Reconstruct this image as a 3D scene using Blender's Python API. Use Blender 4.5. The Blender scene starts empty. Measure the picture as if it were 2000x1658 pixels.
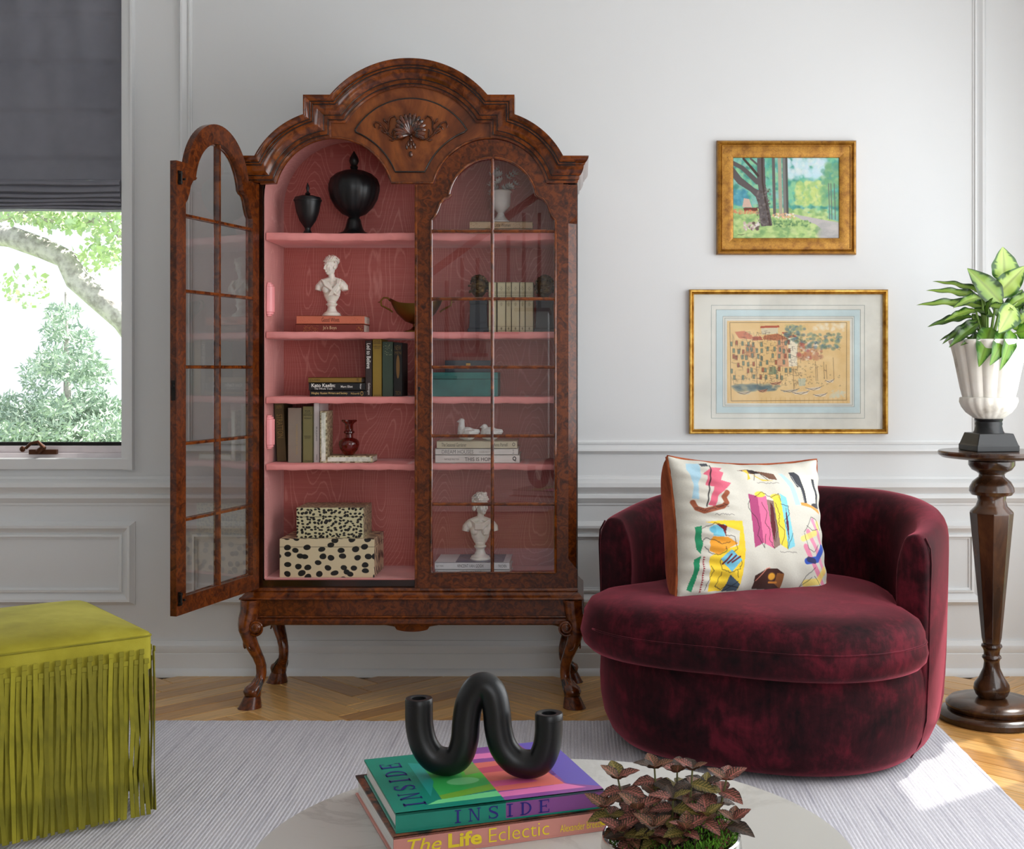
import bpy, bmesh, math, random
import numpy as np
from mathutils import Vector, Matrix
from mathutils.geometry import tessellate_polygon
random.seed(7); RNG = np.random.RandomState(5)
sc = bpy.context.scene; COL = sc.collection; PI = math.pi
# ------------------------------------------------------------ camera, world, lights, exposure
cd = bpy.data.cameras.new('camera'); cam = bpy.data.objects.new('camera', cd); COL.objects.link(cam)
cam.location = (0, 0, 1.2); cam.rotation_euler = (PI/2, 0, 0)
cd.sensor_width = 36; cd.lens = 2450/2000*36; cd.shift_x = -0.065; cd.shift_y = -0.0545
sc.camera = cam
w = bpy.data.worlds.new('sky'); sc.world = w; w.use_nodes = True
w.node_tree.nodes['Background'].inputs[0].default_value = (0.86, 0.93, 1, 1)
w.node_tree.nodes['Background'].inputs[1].default_value = 1.3
def light(kind, name, loc, rot, energy, color=(1, 1, 1), **k):
    d = bpy.data.lights.new(name, kind); d.energy = energy; d.color = color
    for a, b in k.items(): setattr(d, a, b)
    o = bpy.data.objects.new(name, d); COL.objects.link(o); o.location = loc; o.rotation_euler = rot; return o
def aim(o, d): o.rotation_euler = Vector(d).to_track_quat('-Z', 'Y').to_euler()
sun = light('SUN', 'sun', (6, 1, 5), (0, 0, 0), 15, (1, .95, .87), angle=math.radians(.8)); aim(sun, (-.42, -.31, -.85))
# daylight entering by the tall window of the right-hand wall; the rear area lamp is an added fill
lr = light('AREA', 'window_daylight_right', (1.93, 3.1, 1.45), (0, 0, 0), 48, (.95, .98, 1), shape='RECTANGLE', size=2.2, size_y=1.9); aim(lr, (-1, .06, .0))
lb = light('AREA', 'rear_fill', (.95, -2.3, 1.65), (0, 0, 0), 27, (.97, .98, 1), shape='RECTANGLE', size=1.6, size_y=2.1); aim(lb, (0, 1, -.06))
lw = light('AREA', 'window_daylight_left', (-2.3, 5.06, 1.5), (0, 0, 0), 4.5, (.93, .97, 1), shape='RECTANGLE', size=.9, size_y=1.2); aim(lw, (0.1, -1, -.1))
sc.view_settings.view_transform = 'Standard'; sc.view_settings.look = 'None'
sc.view_settings.exposure = 0.30; sc.view_settings.gamma = 1.0
try: sc.view_settings.use_curve_mapping = False
except Exception: pass
# ------------------------------------------------------------ helpers
def s2l(c):
    c = np.asarray(c, float)/255.
    return np.where(c <= .04045, c/12.92, ((c+.055)/1.055)**2.4)
def C4(c): return tuple(float(v) for v in s2l(c)) + (1.,)
F = 2450.
def PX(x, y, Y): return Vector(((x-1130)*Y/F, Y, 1.2+(720-y)*Y/F))
def FL(x, y, z=0): Y = F*(1.2-z)/(y-720); return Vector(((x-1130)*Y/F, Y, z))

class NT:
    def __init__(s, name):
        s.m = bpy.data.materials.new(name); s.m.use_nodes = True; s.t = s.m.node_tree; s.n = s.t.nodes
        s.b = s.n['Principled BSDF']; s.o = s.n['Material Output']
    def add(s, typ, ins={}, **at):
        nd = s.n.new('ShaderNode'+typ)
        for k, v in at.items(): setattr(nd, k, v)
        for k, v in ins.items(): s.put(nd, k, v)
        return nd
    def put(s, nd, k, v):
        if isinstance(v, bpy.types.NodeSocket): s.t.links.new(v, nd.inputs[k])
        else: nd.inputs[k].default_value = v
    def coord(s, sc_=(1, 1, 1), rot=(0, 0, 0), kind='Object'):
        tc = s.add('TexCoord'); return s.add('Mapping', {'Vector': tc.outputs[kind], 'Scale': sc_, 'Rotation': rot}).outputs[0]
    def noise(s, v, scale, detail=4, rough=.55, dist=0):
        return s.add('TexNoise', {'Vector': v, 'Scale': scale, 'Detail': detail, 'Roughness': rough, 'Distortion': dist}).outputs['Fac']
    def ramp(s, f, stops):
        r = s.add('ValToRGB', {'Fac': f}); e = r.color_ramp.elements
        while len(e) < len(stops): e.new(.5)
        for i, (p, c) in enumerate(stops): e[i].position = p; e[i].color = C4(c) if max(c) > 1 else tuple(c)+(1,)
        return r.outputs[0]
    def math(s, op, a, b=0.): return s.add('Math', {0: a, 1: b}, operation=op).outputs[0]
    def mix(s, f, a, b, mode='MIX'):
        nd = s.add('Mix', data_type='RGBA', blend_type=mode)
        s.put(nd, 0, f); s.put(nd, 6, a); s.put(nd, 7, b); return nd.outputs[2]
    def bump(s, h, st=.3, dist=.002):
        n = s.add('Bump', {'Height': h, 'Strength': st, 'Distance': dist}); s.put(s.b, 'Normal', n.outputs[0]); return n
def mat(name, col, rough=.5, metal=0, cols=None, scale=6, stretch=(1, 1, 1), detail=4, dist=0, bump=0, bscale=60, bdist=.001, coat=0, sheen=0, scol=None, spec=.5, trans=0, ior=1.45, sss=0, rot=(0, 0, 0)):
    t = NT(name); b = t.b
    b.inputs['Base Color'].default_value = C4(col); b.inputs['Roughness'].default_value = rough; b.inputs['Metallic'].default_value = metal
    b.inputs['Coat Weight'].default_value = coat; b.inputs['Coat Roughness'].default_value = .12
    b.inputs['Sheen Weight'].default_value = sheen; b.inputs['Sheen Roughness'].default_value = .35
    if scol: b.inputs['Sheen Tint'].default_value = C4(scol)
    b.inputs['Specular IOR Level'].default_value = spec; b.inputs['Transmission Weight'].default_value = trans; b.inputs['IOR'].default_value = ior
    if sss: b.inputs['Subsurface Weight'].default_value = sss; b.inputs['Subsurface Scale'].default_value = .01
    v = t.coord(stretch, rot)
    n = t.noise(v, scale, detail, .6, dist)
    if cols: t.put(b, 'Base Color', t.ramp(n, cols))
    else:
        c = np.array(col, float); t.put(b, 'Base Color', t.ramp(n, [(.3, tuple(np.clip(c*.93, 1.1, 255))), (.7, tuple(np.clip(c*1.04, 1.1, 255)))]))
    if bump: t.bump(t.noise(v, bscale, 3), bump, bdist)
    return t.m
def wood(name, stops, scale=7, stretch=(1, 1, 1), dist=1.5, rough=.3, coat=.16, bump=.08):
    t = NT(name); v = t.coord(stretch)
    n = t.noise(v, scale, 8, .62, dist); n2 = t.noise(v, scale*.45, 3, .5, .3)
    c = t.ramp(n, stops); d = t.ramp(n2, [(.32, (.4, .36, .34)), (.52, (1., 1., 1.))])
    t.put(t.b, 'Base Color', t.mix(.55, c, d, 'MULTIPLY'))
    t.b.inputs['Roughness'].default_value = rough; t.b.inputs['Coat Weight'].default_value = coat; t.b.inputs['Coat Roughness'].default_value = .12; t.b.inputs['Specular IOR Level'].default_value = .3
    t.bump(n, bump, .002); return t.m
def attrmat(name, rough=.7, bump=0, bscale=300, sheen=0, spec=.3, coat=0, trans=0):
    t = NT(name); a = t.add('Attribute', attribute_name='paint'); t.put(t.b, 'Base Color', a.outputs['Color'])
    t.b.inputs['Roughness'].default_value = rough; t.b.inputs['Sheen Weight'].default_value = sheen; t.b.inputs['Specular IOR Level'].default_value = spec
    t.b.inputs['Coat Weight'].default_value = coat
    if bump: t.bump(t.noise(t.coord(), bscale, 3), bump, .001)
    if trans:
        tr = t.add('BsdfTranslucent', {'Color': a.outputs['Color']}); mx = t.add('MixShader', {0: trans, 1: t.b.outputs[0], 2: tr.outputs[0]})
        t.t.links.new(mx.outputs[0], t.o.inputs[0])
    return t.m
def glassmat(name, tint=(.95, .96, .97), k=1.0, base=.03):
    t = NT(name); fr = t.add('Fresnel', {'IOR': 1.5}); f = t.math('ADD', t.math('MULTIPLY', fr.outputs[0], k), base)
    tp = t.add('BsdfTransparent', {'Color': tint+(1,)}); gl = t.add('BsdfGlossy', {'Color': (1, 1, 1, 1), 'Roughness': 0.0})
    mx = t.add('MixShader', {0: f, 1: tp.outputs[0], 2: gl.outputs[0]}); t.t.links.new(mx.outputs[0], t.o.inputs[0]); return t.m

def thing(name, label, cat, loc=(0, 0, 0), rz=0, group=None, kind=None):
    o = bpy.data.objects.new(name, None); COL.objects.link(o); o.empty_display_size = .05
    o.location = loc; o.rotation_euler = (0, 0, rz); tag(o, label, cat, group, kind); return o
def tag(o, label=None, cat=None, group=None, kind=None):
    if label: o['label'] = label
    if cat: o['category'] = cat
    if group: o['group'] = group
    if kind: o['kind'] = kind
    return o
def wm(o):
    m = Matrix.LocRotScale(o.location, o.rotation_euler, o.scale)
    return wm(o.parent) @ m if o.parent else m
class MB:
    def __init__(s): s.v = []; s.f = []; s.mi = []
    def add(s, vs, fs, mi=0):
        b = len(s.v); s.v += [tuple(v) for v in vs]; s.f += [tuple(b+i for i in f) for f in fs]; s.mi += [mi]*len(fs); return s
    def box(s, a, b, mi=0, M=None):
        x0, x1 = sorted((a[0], b[0])); y0, y1 = sorted((a[1], b[1])); z0, z1 = sorted((a[2], b[2]))
        vs = [(x, y, z) for x in (x0, x1) for y in (y0, y1) for z in (z0, z1)]
        if M: vs = [M @ Vector(v) for v in vs]
        return s.add(vs, [(0, 1, 3, 2), (4, 6, 7, 5), (0, 4, 5, 1), (2, 3, 7, 6), (0, 2, 6, 4), (1, 5, 7, 3)], mi)
    def loft(s, rings, close=True, caps=True, mi=0):
        n = len(rings[0]); vs = [p for r in rings for p in r]; fs = []
        for i in range(len(rings)-1):
            for j in range(n if close else n-1):
                k = (j+1) % n; fs.append((i*n+j, i*n+k, (i+1)*n+k, (i+1)*n+j))
        if caps and close: fs.append(tuple(range(n-1, -1, -1))); fs.append(tuple((len(rings)-1)*n+j for j in range(n)))
        return s.add(vs, fs, mi)
    def lathe(s, prof, c=(0, 0, 0), n=32, flute=None, mi=0):   # prof [(r,z)]
        rings = []
        for r, z in prof:
            ring = []
            for j in range(n):
                a = 2*PI*j/n; rr = max(r, 1e-4)*(1 if not flute else flute(a, z, r)); ring.append((c[0]+rr*math.cos(a), c[1]+rr*math.sin(a), c[2]+z))
            rings.append(ring)
        return s.loft(rings, mi=mi)
    def tube(s, pts, r, n=10, mi=0, flat=1., up=None):
        pts = [Vector(p) for p in pts]; rs = r if hasattr(r, '__len__') else [r]*len(pts); rings = []; pn = None
        for i, p in enumerate(pts):
            d = (pts[min(i+1, len(pts)-1)]-pts[max(i-1, 0)]).normalized()
            if pn is None:
                ref = Vector(up) if up else (Vector((0, 1, 0)) if abs(d.y) < .9 else Vector((1, 0, 0)))
                pn = (ref-d*ref.dot(d)).normalized()
            else: pn = (pn-d*pn.dot(d)).normalized()
            b = d.cross(pn)
            rings.append([tuple(p+(pn*math.cos(2*PI*j/n)*flat+b*math.sin(2*PI*j/n))*rs[i]) for j in range(n)])
        return s.loft(rings, mi=mi)
    def prism(s, loops, y0, y1, mi=0, mside=None):   # loops of (x,z), first outer, then holes
        vl = [[Vector((x, z, 0)) for x, z in l] for l in loops]; tris = tessellate_polygon(vl)
        flat = [p for l in loops for p in l]; N = len(flat)
        vs = [(x, y0, z) for x, z in flat]+[(x, y1, z) for x, z in flat]
        s.add(vs, [tuple(t) for t in tris]+[tuple(N+i for i in reversed(t)) for t in tris], mi)
        o = 0
        for l in loops:
            n = len(l); q = [(x, y0, z) for x, z in l]+[(x, y1, z) for x, z in l]
            s.add(q, [(j, (j+1) % n, n+(j+1) % n, n+j) for j in range(n)], mi if mside is None else mside)
        return s
    def ell(s, c, r, n=14, m=9, M=None, mi=0):
        rings = []
        for i in range(m+1):
            a = -PI/2+PI*i/m; rr = max(math.cos(a), .02)
            ring = [Vector((r[0]*rr*math.cos(2*PI*j/n), r[1]*rr*math.sin(2*PI*j/n), r[2]*math.sin(a))) for j in range(n)]
            rings.append([tuple((M @ p if M else p)+Vector(c)) for p in ring])
        return s.loft(rings, mi=mi)
    def xf(s, M): s.v = [tuple(M @ Vector(v)) for v in s.v]; return s
    def mesh(s, name, mats, smooth=40):
        me = bpy.data.meshes.new(name); me.from_pydata(s.v, [], s.f)
        for m in (mats if isinstance(mats, (list, tuple)) else [mats]): me.materials.append(m)
        if any(s.mi): me.polygons.foreach_set('material_index', s.mi)
        bm = bmesh.new(); bm.from_mesh(me); bmesh.ops.recalc_face_normals(bm, faces=bm.faces); bm.to_mesh(me); bm.free()
        if smooth:
            me.polygons.foreach_set('use_smooth', [True]*len(me.polygons)); me.set_sharp_from_angle(angle=math.radians(smooth))
        me.update(); return me
    def build(s, name, mats, parent=None, smooth=40, bevel=0, world=True, label=None, kind=None, sub=0, loc=None, seg=2):
        if parent is not None and world: s.xf(wm(parent).inverted())
        return link(name, s.mesh(name, mats, smooth), parent, bevel, label, kind, sub, loc, seg)
def link(name, me, parent=None, bevel=0, label=None, kind=None, sub=0, loc=None, seg=2):
    o = bpy.data.objects.new(name, me); COL.objects.link(o)
    if parent is not None: o.parent = parent
    if loc is not None: o.location = loc
    if bevel:
        b = o.modifiers.new('bevel', 'BEVEL'); b.width = bevel; b.segments = seg; b.limit_method = 'ANGLE'; b.angle_limit = math.radians(35)
    if sub: b = o.modifiers.new('sub', 'SUBSURF'); b.levels = sub; b.render_levels = sub
    return tag(o, label, kind=kind)
def struct(name, mb, m, parent=None, **k):
    o = mb.build(name, m, parent, **k)
    if parent is None: o['kind'] = 'structure'
    return o
def copy(o, parent=None):
    c = o.copy(); COL.objects.link(c)
    if parent is not None: c.parent = parent
    for ch in list(o.children): copy(ch, c)
    return c
def arc(cx, cy, r, a0, a1, n=16):   # angles in degrees, y down px, 0=right, 90=up
    return [(cx+r*math.cos(math.radians(a0+(a1-a0)*i/n)), cy-r*math.sin(math.radians(a0+(a1-a0)*i/n))) for i in range(n+1)]
# ---- text as flat mesh lettering, fitted into a box given by origin (lower left), right and up vectors (whole box)
def text(s, o, ux, uz, m, parent, nrm=None, shear=0, ext=.0003, bold=0, name='lettering', world=True):
    c = bpy.data.curves.new('t', 'FONT'); c.body = s; c.size = 1; c.offset = bold; c.resolution_u = 3; c.shear = shear
    ob = bpy.data.objects.new('t', c); COL.objects.link(ob); bpy.context.view_layer.update()
    me = bpy.data.meshes.new_from_object(ob.evaluated_get(bpy.context.evaluated_depsgraph_get()))
    COL.objects.unlink(ob); bpy.data.objects.remove(ob)
    v = np.array([p.co for p in me.vertices]); f = [tuple(p.vertices) for p in me.polygons]; bpy.data.meshes.remove(me)
    lo = v.min(0); hi = v.max(0); u = (v-lo)/np.maximum(hi-lo, 1e-6)
    return flat(u[:, :2], f, o, ux, uz, m, parent, ext, name, world)
def flat(u, f, o, ux, uz, m, parent, ext=.0003, name='lettering', world=True):
    o = Vector(o); ux = Vector(ux); uz = Vector(uz); n = uz.cross(ux).normalized()*(-1)  # outward = ux x uz
    n = ux.cross(uz).normalized()
    mb = MB(); N = len(u); mb.add([o+ux*a+uz*b+n*ext for a, b in u], f)
    return mb.build(name, m, parent, smooth=0, world=world)
# ---- canvas painting into a vertex colour grid
class Canvas:
    def __init__(s, x0, y0, x1, y1, w, h, bg):
        s.e = (x0, y0, x1, y1); s.w = w; s.h = h; s.a = np.ones((h, w, 3))*np.array(bg, float)
        s.X, s.Y = np.meshgrid(np.linspace(x0, x1, w), np.linspace(y0, y1, h))
    def put(s, m, c, al=1.):
        m = (np.clip(m, 0, 1)*al)[..., None]; s.a = s.a*(1-m)+np.array(c, float)*m
    def poly(s, pts, c, al=1.):
        m = np.zeros_like(s.X, bool); n = len(pts)
        for i in range(n):
            x1, y1 = pts[i]; x2, y2 = pts[(i+1) % n]
            if y1 == y2: continue
            m ^= ((s.Y >= min(y1, y2)) & (s.Y < max(y1, y2)) & (s.X < x1+(s.Y-y1)*(x2-x1)/(y2-y1)))
        s.put(m.astype(float), c, al)
    def line(s, pts, wd, c, al=1., w2=None):
        n = len(pts)-1; m = np.zeros_like(s.X)
        for i in range(n):
            a = np.array(pts[i], float); b = np.array(pts[i+1], float); d = b-a; L = max((d**2).sum(), 1e-9)
            wdi = wd if w2 is None else wd+(w2-wd)*(i+.5)/n; R = wdi/2+1.5*(s.X[0, 1]-s.X[0, 0])
            lo = np.minimum(a, b)-R; hi = np.maximum(a, b)+R
            j0, j1 = np.searchsorted(s.X[0], [lo[0], hi[0]]); i0, i1 = np.searchsorted(s.Y[:, 0], [lo[1], hi[1]])
            if j1 <= j0 or i1 <= i0: continue
            X = s.X[i0:i1, j0:j1]; Y = s.Y[i0:i1, j0:j1]
            t = np.clip(((X-a[0])*d[0]+(Y-a[1])*d[1])/L, 0, 1); q = np.hypot(X-a[0]-t*d[0], Y-a[1]-t*d[1])
            px = s.X[0, 1]-s.X[0, 0]; m[i0:i1, j0:j1] = np.maximum(m[i0:i1, j0:j1], np.clip((wdi/2-q)/px+.5, 0, 1))
        s.put(m, c, al)
    def blob(s, x, y, rx, ry, c, al=1., soft=.3):
        q = np.hypot((s.X-x)/rx, (s.Y-y)/ry); s.put(np.clip((1-q)/max(soft, .01), 0, 1), c, al)
    def dabs(s, n, box, r, cols, al=.8, asp=1., rs=None):
        rg = rs or RNG
        for _ in range(n):
            x = rg.uniform(box[0], box[2]); y = rg.uniform(box[1], box[3]); c = cols[rg.randint(len(cols))]; rr = r*rg.uniform(.5, 1.4)
            j0, j1 = np.searchsorted(s.X[0], [x-rr*asp, x+rr*asp]); i0, i1 = np.searchsorted(s.Y[:, 0], [y-rr, y+rr])
            if j1 <= j0 or i1 <= i0: continue
            q = np.hypot((s.X[i0:i1, j0:j1]-x)/(rr*asp), (s.Y[i0:i1, j0:j1]-y)/rr); m = (np.clip((1-q)/.5, 0, 1)*al)[..., None]
            s.a[i0:i1, j0:j1] = s.a[i0:i1, j0:j1]*(1-m)+np.array(c, float)*m
    def grain(s, k):
        s.a *= 1+k*(RNG.rand(s.h, s.w, 1)-.5)
def gridmesh(name, P, m, paint=None, smooth=True, flip=False):   # P: h x w x 3 array
    h, w = P.shape[:2]; me = bpy.data.meshes.new(name)
    idx = np.arange(h*w).reshape(h, w); q = np.stack([idx[:-1, :-1], idx[1:, :-1], idx[1:, 1:], idx[:-1, 1:]], -1).reshape(-1, 4)
    if flip: q = q[:, ::-1]
    me.vertices.add(h*w); me.vertices.foreach_set('co', P.reshape(-1).astype(np.float32))
    nf = len(q); me.loops.add(nf*4); me.loops.foreach_set('vertex_index', q.reshape(-1).astype(np.int32))
    me.polygons.add(nf); me.polygons.foreach_set('loop_start', (np.arange(nf)*4).astype(np.int32))
    me.update(calc_edges=True); me.materials.append(m)
    if smooth: me.polygons.foreach_set('use_smooth', [True]*nf)
    if paint is not None:
        a = me.color_attributes.new('paint', 'FLOAT_COLOR', 'POINT'); c = np.ones((h*w, 4)); c[:, :3] = s2l(np.clip(paint, 0, 255).reshape(-1, 3)); a.data.foreach_set('color', c.reshape(-1).astype(np.float32))
    return me
def flatgrid(o, ux, uz, w, h):   # row 0 at top
    o = np.array(o, float); ux = np.array(ux, float); uz = np.array(uz, float)
    u = np.linspace(0, 1, w)[None, :, None]; v = np.linspace(1, 0, h)[:, None, None]; return o+ux*u+uz*v
# ------------------------------------------------------------ materials
W_ST = [(.25, (32, 12, 3)), (.45, (76, 32, 8)), (.6, (110, 52, 13)), (.78, (80, 34, 9))]
m_wood = wood('walnut burl', W_ST, 38, (1, 1, 1), 1.6)
m_woodm = wood('walnut moulding', [(.25, (34, 13, 4)), (.45, (84, 37, 10)), (.6, (126, 62, 17)), (.75, (78, 34, 9))], 24, (1, 1, 1), .8, .2, .45)
m_woodd = wood('dark walnut', [(.3, (16, 7, 3)), (.5, (36, 15, 6)), (.7, (58, 26, 11))], 8, (1, 1, 1), 1, .2, .6)
m_frieze = wood('walnut crotch veneer', [(.3, (66, 30, 12)), (.48, (108, 54, 23)), (.62, (138, 76, 33)), (.75, (96, 46, 19))], 6, (1, 1, .6), 1.5, .32, .2)
m_ped = wood('dark stained oak', [(.3, (28, 17, 11)), (.5, (62, 38, 22)), (.7, (98, 62, 36))], 9, (1, 1, .35), .5, .25, .4)
m_black = mat('matte black', (17, 18, 20), .38, bump=.1, bscale=90)
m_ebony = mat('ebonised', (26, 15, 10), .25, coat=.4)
m_gap = mat('dark gap', (14, 9, 7), .7)
def mk_wall(name, c):
    t = NT(name); v = t.coord(); t.b.inputs['Base Color'].default_value = C4(c); t.b.inputs['Roughness'].default_value = .5
    n = t.noise(v, 1.2, 2); t.put(t.b, 'Base Color', t.ramp(n, [(.3, tuple(np.array(c)*.985)), (.7, c)]))
    t.bump(t.noise(v, 260, 2), .12, .001); return t.m
m_wall = mk_wall('warm white wall paint', (222, 223, 223)); m_trim = mk_wall('satin white trim paint', (226, 227, 227))
m_ceil = mat('ceiling white', (235, 235, 235), .8)
# pink moire silk: contour lines of a stretched noise
def moire(name, a, b, rot=0, sx=1.):
    t = NT(name); v = t.coord((5*sx, 5*sx, 1.3)); n = t.noise(v, 1.0, 1.5, .4, 0)
    fine = t.noise(t.coord((40, 40, 6)), 1.5, 2); f = t.math('ADD', t.math('MULTIPLY', n, 52), t.math('MULTIPLY', fine, .8))
    p = t.math('PINGPONG', f, .5); l = t.ramp(p, [(.0, (1, 1, 1)), (.13, (0, 0, 0))]); 
    wv = t.ramp(t.noise(t.coord((3, 3, 260)), 2, 2), [(.35, (0, 0, 0)), (.7, (1, 1, 1))])
    base = t.mix(t.math('MULTIPLY', wv, .25), C4(a), C4(b)); c = t.mix(t.math('MULTIPLY', l, .7), base, C4(b))
    t.put(t.b, 'Base Color', c); t.b.inputs['Roughness'].default_value = .45; t.b.inputs['Sheen Weight'].default_value = .25
    t.bump(t.noise(t.coord((2, 2, 300)), 3, 1), .15, .001); return t.m
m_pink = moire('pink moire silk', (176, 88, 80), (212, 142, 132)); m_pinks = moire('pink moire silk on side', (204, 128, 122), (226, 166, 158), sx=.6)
m_pinke = mat('pink silk shelf edge', (224, 140, 136), .45, sheen=.3, bump=.25, bscale=500, stretch=(1, 1, .3))
m_pinkp = mat('pink enamel', (236, 150, 152), .35)
m_glass = glassmat('cabinet glass', (.93, .93, .94), 1.1, .045); m_wglass = glassmat('window glass', (.98, .99, 1.), .8, .0)
m_gold = mat('burnished gold', (190, 144, 60), .32, .8, cols=[(.3, (140, 96, 34)), (.5, (190, 146, 66)), (.75, (222, 186, 104))], scale=30, stretch=(1, 1, 1))
m_brass = mat('aged brass', (120, 92, 44), .35, 1, bump=.2, bscale=60)
m_steel = mat('iron', (40, 36, 34), .4, .8)
m_plaster = mat('ivory resin', (236, 228, 216), .42, sss=.15)
m_white = mat('paper white', (232, 230, 224), .7); m_page = mat('book pages', (226, 220, 206), .8, stretch=(1, 1, 40), scale=20, bump=.3, bscale=30)
# ------------------------------------------------------------ the room
WY = 4.93; X0, X1, YB, ZC = -3.3, 2.0, -2.4, 3.15
wx = lambda x: (x-1130)*WY/F
wz = lambda y: 1.2+(720-y)*WY/F
wL, wR, wS, wT = -2.85, wx(240), wz(899), 2.72     # window opening in the far wall
m = MB(); m.prism([[(X0, 0), (X1, 0), (X1, ZC), (X0, ZC)], [(wL, wS), (wL, wT), (wR, wT), (wR, wS)]], WY, WY+.16); struct('wall_back', m, m_wall, smooth=0)
def yzwall(name, x0, x1, holes, y0=YB, y1=WY+.16):
    mm = MB(); mm.prism([[(y0, 0), (y1, 0), (y1, ZC), (y0, ZC)]]+holes, x0, x1); mm.v = [(b, a, c) for a, b, c in mm.v]; struct(name, mm, m_wall, smooth=0)
yzwall('wall_right', X1, X1+.15, [[(1.0, .5), (1.0, 2.6), (2.75, 2.6), (2.75, .5)], [(4.16, .04), (4.16, 2.5), (4.72, 2.5), (4.72, .04)]]); yzwall('wall_left', X0-.15, X0, [])
m = MB(); m.prism([[(X0, 0), (X1, 0), (X1, ZC), (X0, ZC)], [(.1, .55), (.1, 2.75), (1.8, 2.75), (1.8, .55)]], YB-.15, YB); struct('wall_rear', m, m_wall, smooth=0)  # opening is unseen, added to match the rear fill lamp
struct('ceiling', MB().box((X0-.15, YB-.15, ZC), (X1+.15, WY+.16, ZC+.1)), m_ceil, smooth=0)
# horizontally and vertically run mouldings with a real profile: (u across, v out of the wall)
def run(mb, prof, p0, p1, udir, m0=0, m1=0):
    """prof points (u,v); runs from p0 to p1 on the wall plane (x,z); udir = unit (x,z) of u; m0/m1 mitre slopes"""
    d = Vector((p1[0]-p0[0], p1[1]-p0[1])).normalized(); r0 = []; r1 = []
    for u, v in prof:
        for r, p, mm, s in ((r0, p0, m0, 1), (r1, p1, m1, -1)): r.append((p[0]+udir[0]*u+d.x*u*mm*s, WY-v, p[1]+udir[1]*u+d.y*u*mm*s))
    mb.loft([r0, r1]); return mb
def panel(name, x0, x1, y0, y1, wd, mt=m_trim, deep=.02):   # rectangular moulding frame, px
    a, b, c, d = wx(x0), wx(x1), wz(y1), wz(y0); k = wd*WY/F; mb = MB()
    prof = [(0, 0), (0, .006), (k*.1, .012), (k*.22, deep), (k*.36, deep*.95), (k*.55, deep*.5), (k*.72, deep*.28), (k*.74, deep*.55), (k*.86, deep*.6), (k*.88, deep*.25), (k, deep*.2), (k, 0)]
    run(mb, prof, (a, d), (b, d), (0, -1), 1, 1); run(mb, prof, (a, c), (b, c), (0, 1), 1, 1)
    run(mb, prof, (a, c), (a, d), (1, 0), 1, 1); run(mb, prof, (b, c), (b, d), (-1, 0), 1, 1)
    return struct(name, mb, mt, smooth=30)
panel('trim_1', 350, 1925, -420, 886, 26, deep=.024)         # tall upper panel frame
panel('trim_2', -480, 265, 1018, 1181, 34, deep=.028)        # lower panel below the window
panel('trim_3', 352, 1925, 1018, 1181, 34, deep=.028)
def rail(name, y0, y1, prof):
    mb = MB(); run(mb, prof, (X0, wz(y0)), (X1, wz(y0)), (0, -1)); struct(name, mb, m_trim, smooth=30)
k = WY/F
rail('trim_4', 930, 986, [(0, 0), (0, .008), (5*k, .012), (6*k, .02), (12*k, .034), (20*k, .036), (26*k, .026), (34*k, .016), (36*k, .022), (42*k, .024), (46*k, .016), (50*k, .012), (52*k, .006), (56*k, .005), (56*k, 0)])
rail('baseboard_back', 1250, 1319, [(0, 0), (0, .01), (6*k, .014), (9*k, .02), (16*k, .022), (24*k, .016), (25*k, .019), (53*k, .019), (55*k, .026), (60*k, .034), (66*k, .036), (69*k, .036), (69*k, 0)])
# window: casing, reveal, sash, glass
mb = MB(); ca = 23*k; cT = .014
run(mb, [(0, 0), (0, .016), (.004, .022), (ca-.004, .024), (ca, .02), (ca, 0)], (wL-ca, wS-18*k), (wR+ca, wS-18*k), (0, 1), 0, 0)
for (x, sg) in ((wR, 1), (wL, -1)):
    run(mb, [(0, 0), (0, .016), (ca*.15, .02), (ca*.8, .022), (ca*.82, .03), (ca, .03), (ca, 0)], (x, wS-18*k), (x, wT+ca), (sg, 0), 0, 0)
mb.box((wL-ca, WY-.022, wT), (wR+ca, WY, wT+ca)); mb.box((wR+ca*.7, WY-.0305, wS-18.3*k), (wR+ca+.0005, WY, wS+.03))
win = thing('window_1', 'white painted casement window', None, (0, 0, 0)); del win['label']; win['kind'] = 'structure'
mb.build('casing', m_trim, win, smooth=30)
m_sash = mat('warm white sash paint', (238, 228, 230), .35)
mb = MB(); mb.box((wL, 4.965, wS-.001), (wR, 5.03, wS+.026)); mb.box((wL, 4.985, wS+.026), (wR, 5.03, wz(872))); mb.box((wL, 4.985, wS), (wL+.05, 5.03, wT)); mb.box((wL, 4.985, wT-.06), (wR, 5.03, wT)); mb.box((wR-.006, 4.985, wS), (wR, 5.03, wT))
mb.build('sash', m_sash, win, bevel=.002)
MB().box((wL, 4.988, wz(872)), (wR-.006, 5.01, wz(865))).build('dark_seal_strip', m_gap, win)
MB().box((wL+.05, 5.005, wz(866)), (wR-.006, 5.009, wT-.06)).build('glass_pane', m_wglass, win, smooth=0)
mr = mat('bronze', (86, 52, 34), .4, .7)
cr = thing('window_crank', 'bronze folding crank handle on the white window sash', 'crank', PX(75, 886, 4.965))
mb = MB(); mb.box(PX(60, 887, 4.965), PX(110, 878, 4.945)); mb.build('base_plate', mr, cr, bevel=.002)
MB().tube([PX(75, 882, 4.94), PX(84, 872, 4.93), PX(74, 863, 4.925), PX(60, 866, 4.92), PX(50, 876, 4.915)], [.012, .010, .007, .0065, .006], 10).build('arm', mr, cr)
MB().ell(PX(44, 877, 4.91), (.011, .009, .012)).build('knob', mr, cr); MB().ell(PX(84, 874, 4.94), (.012, .01, .012)).build('pivot', mr, cr)
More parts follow.
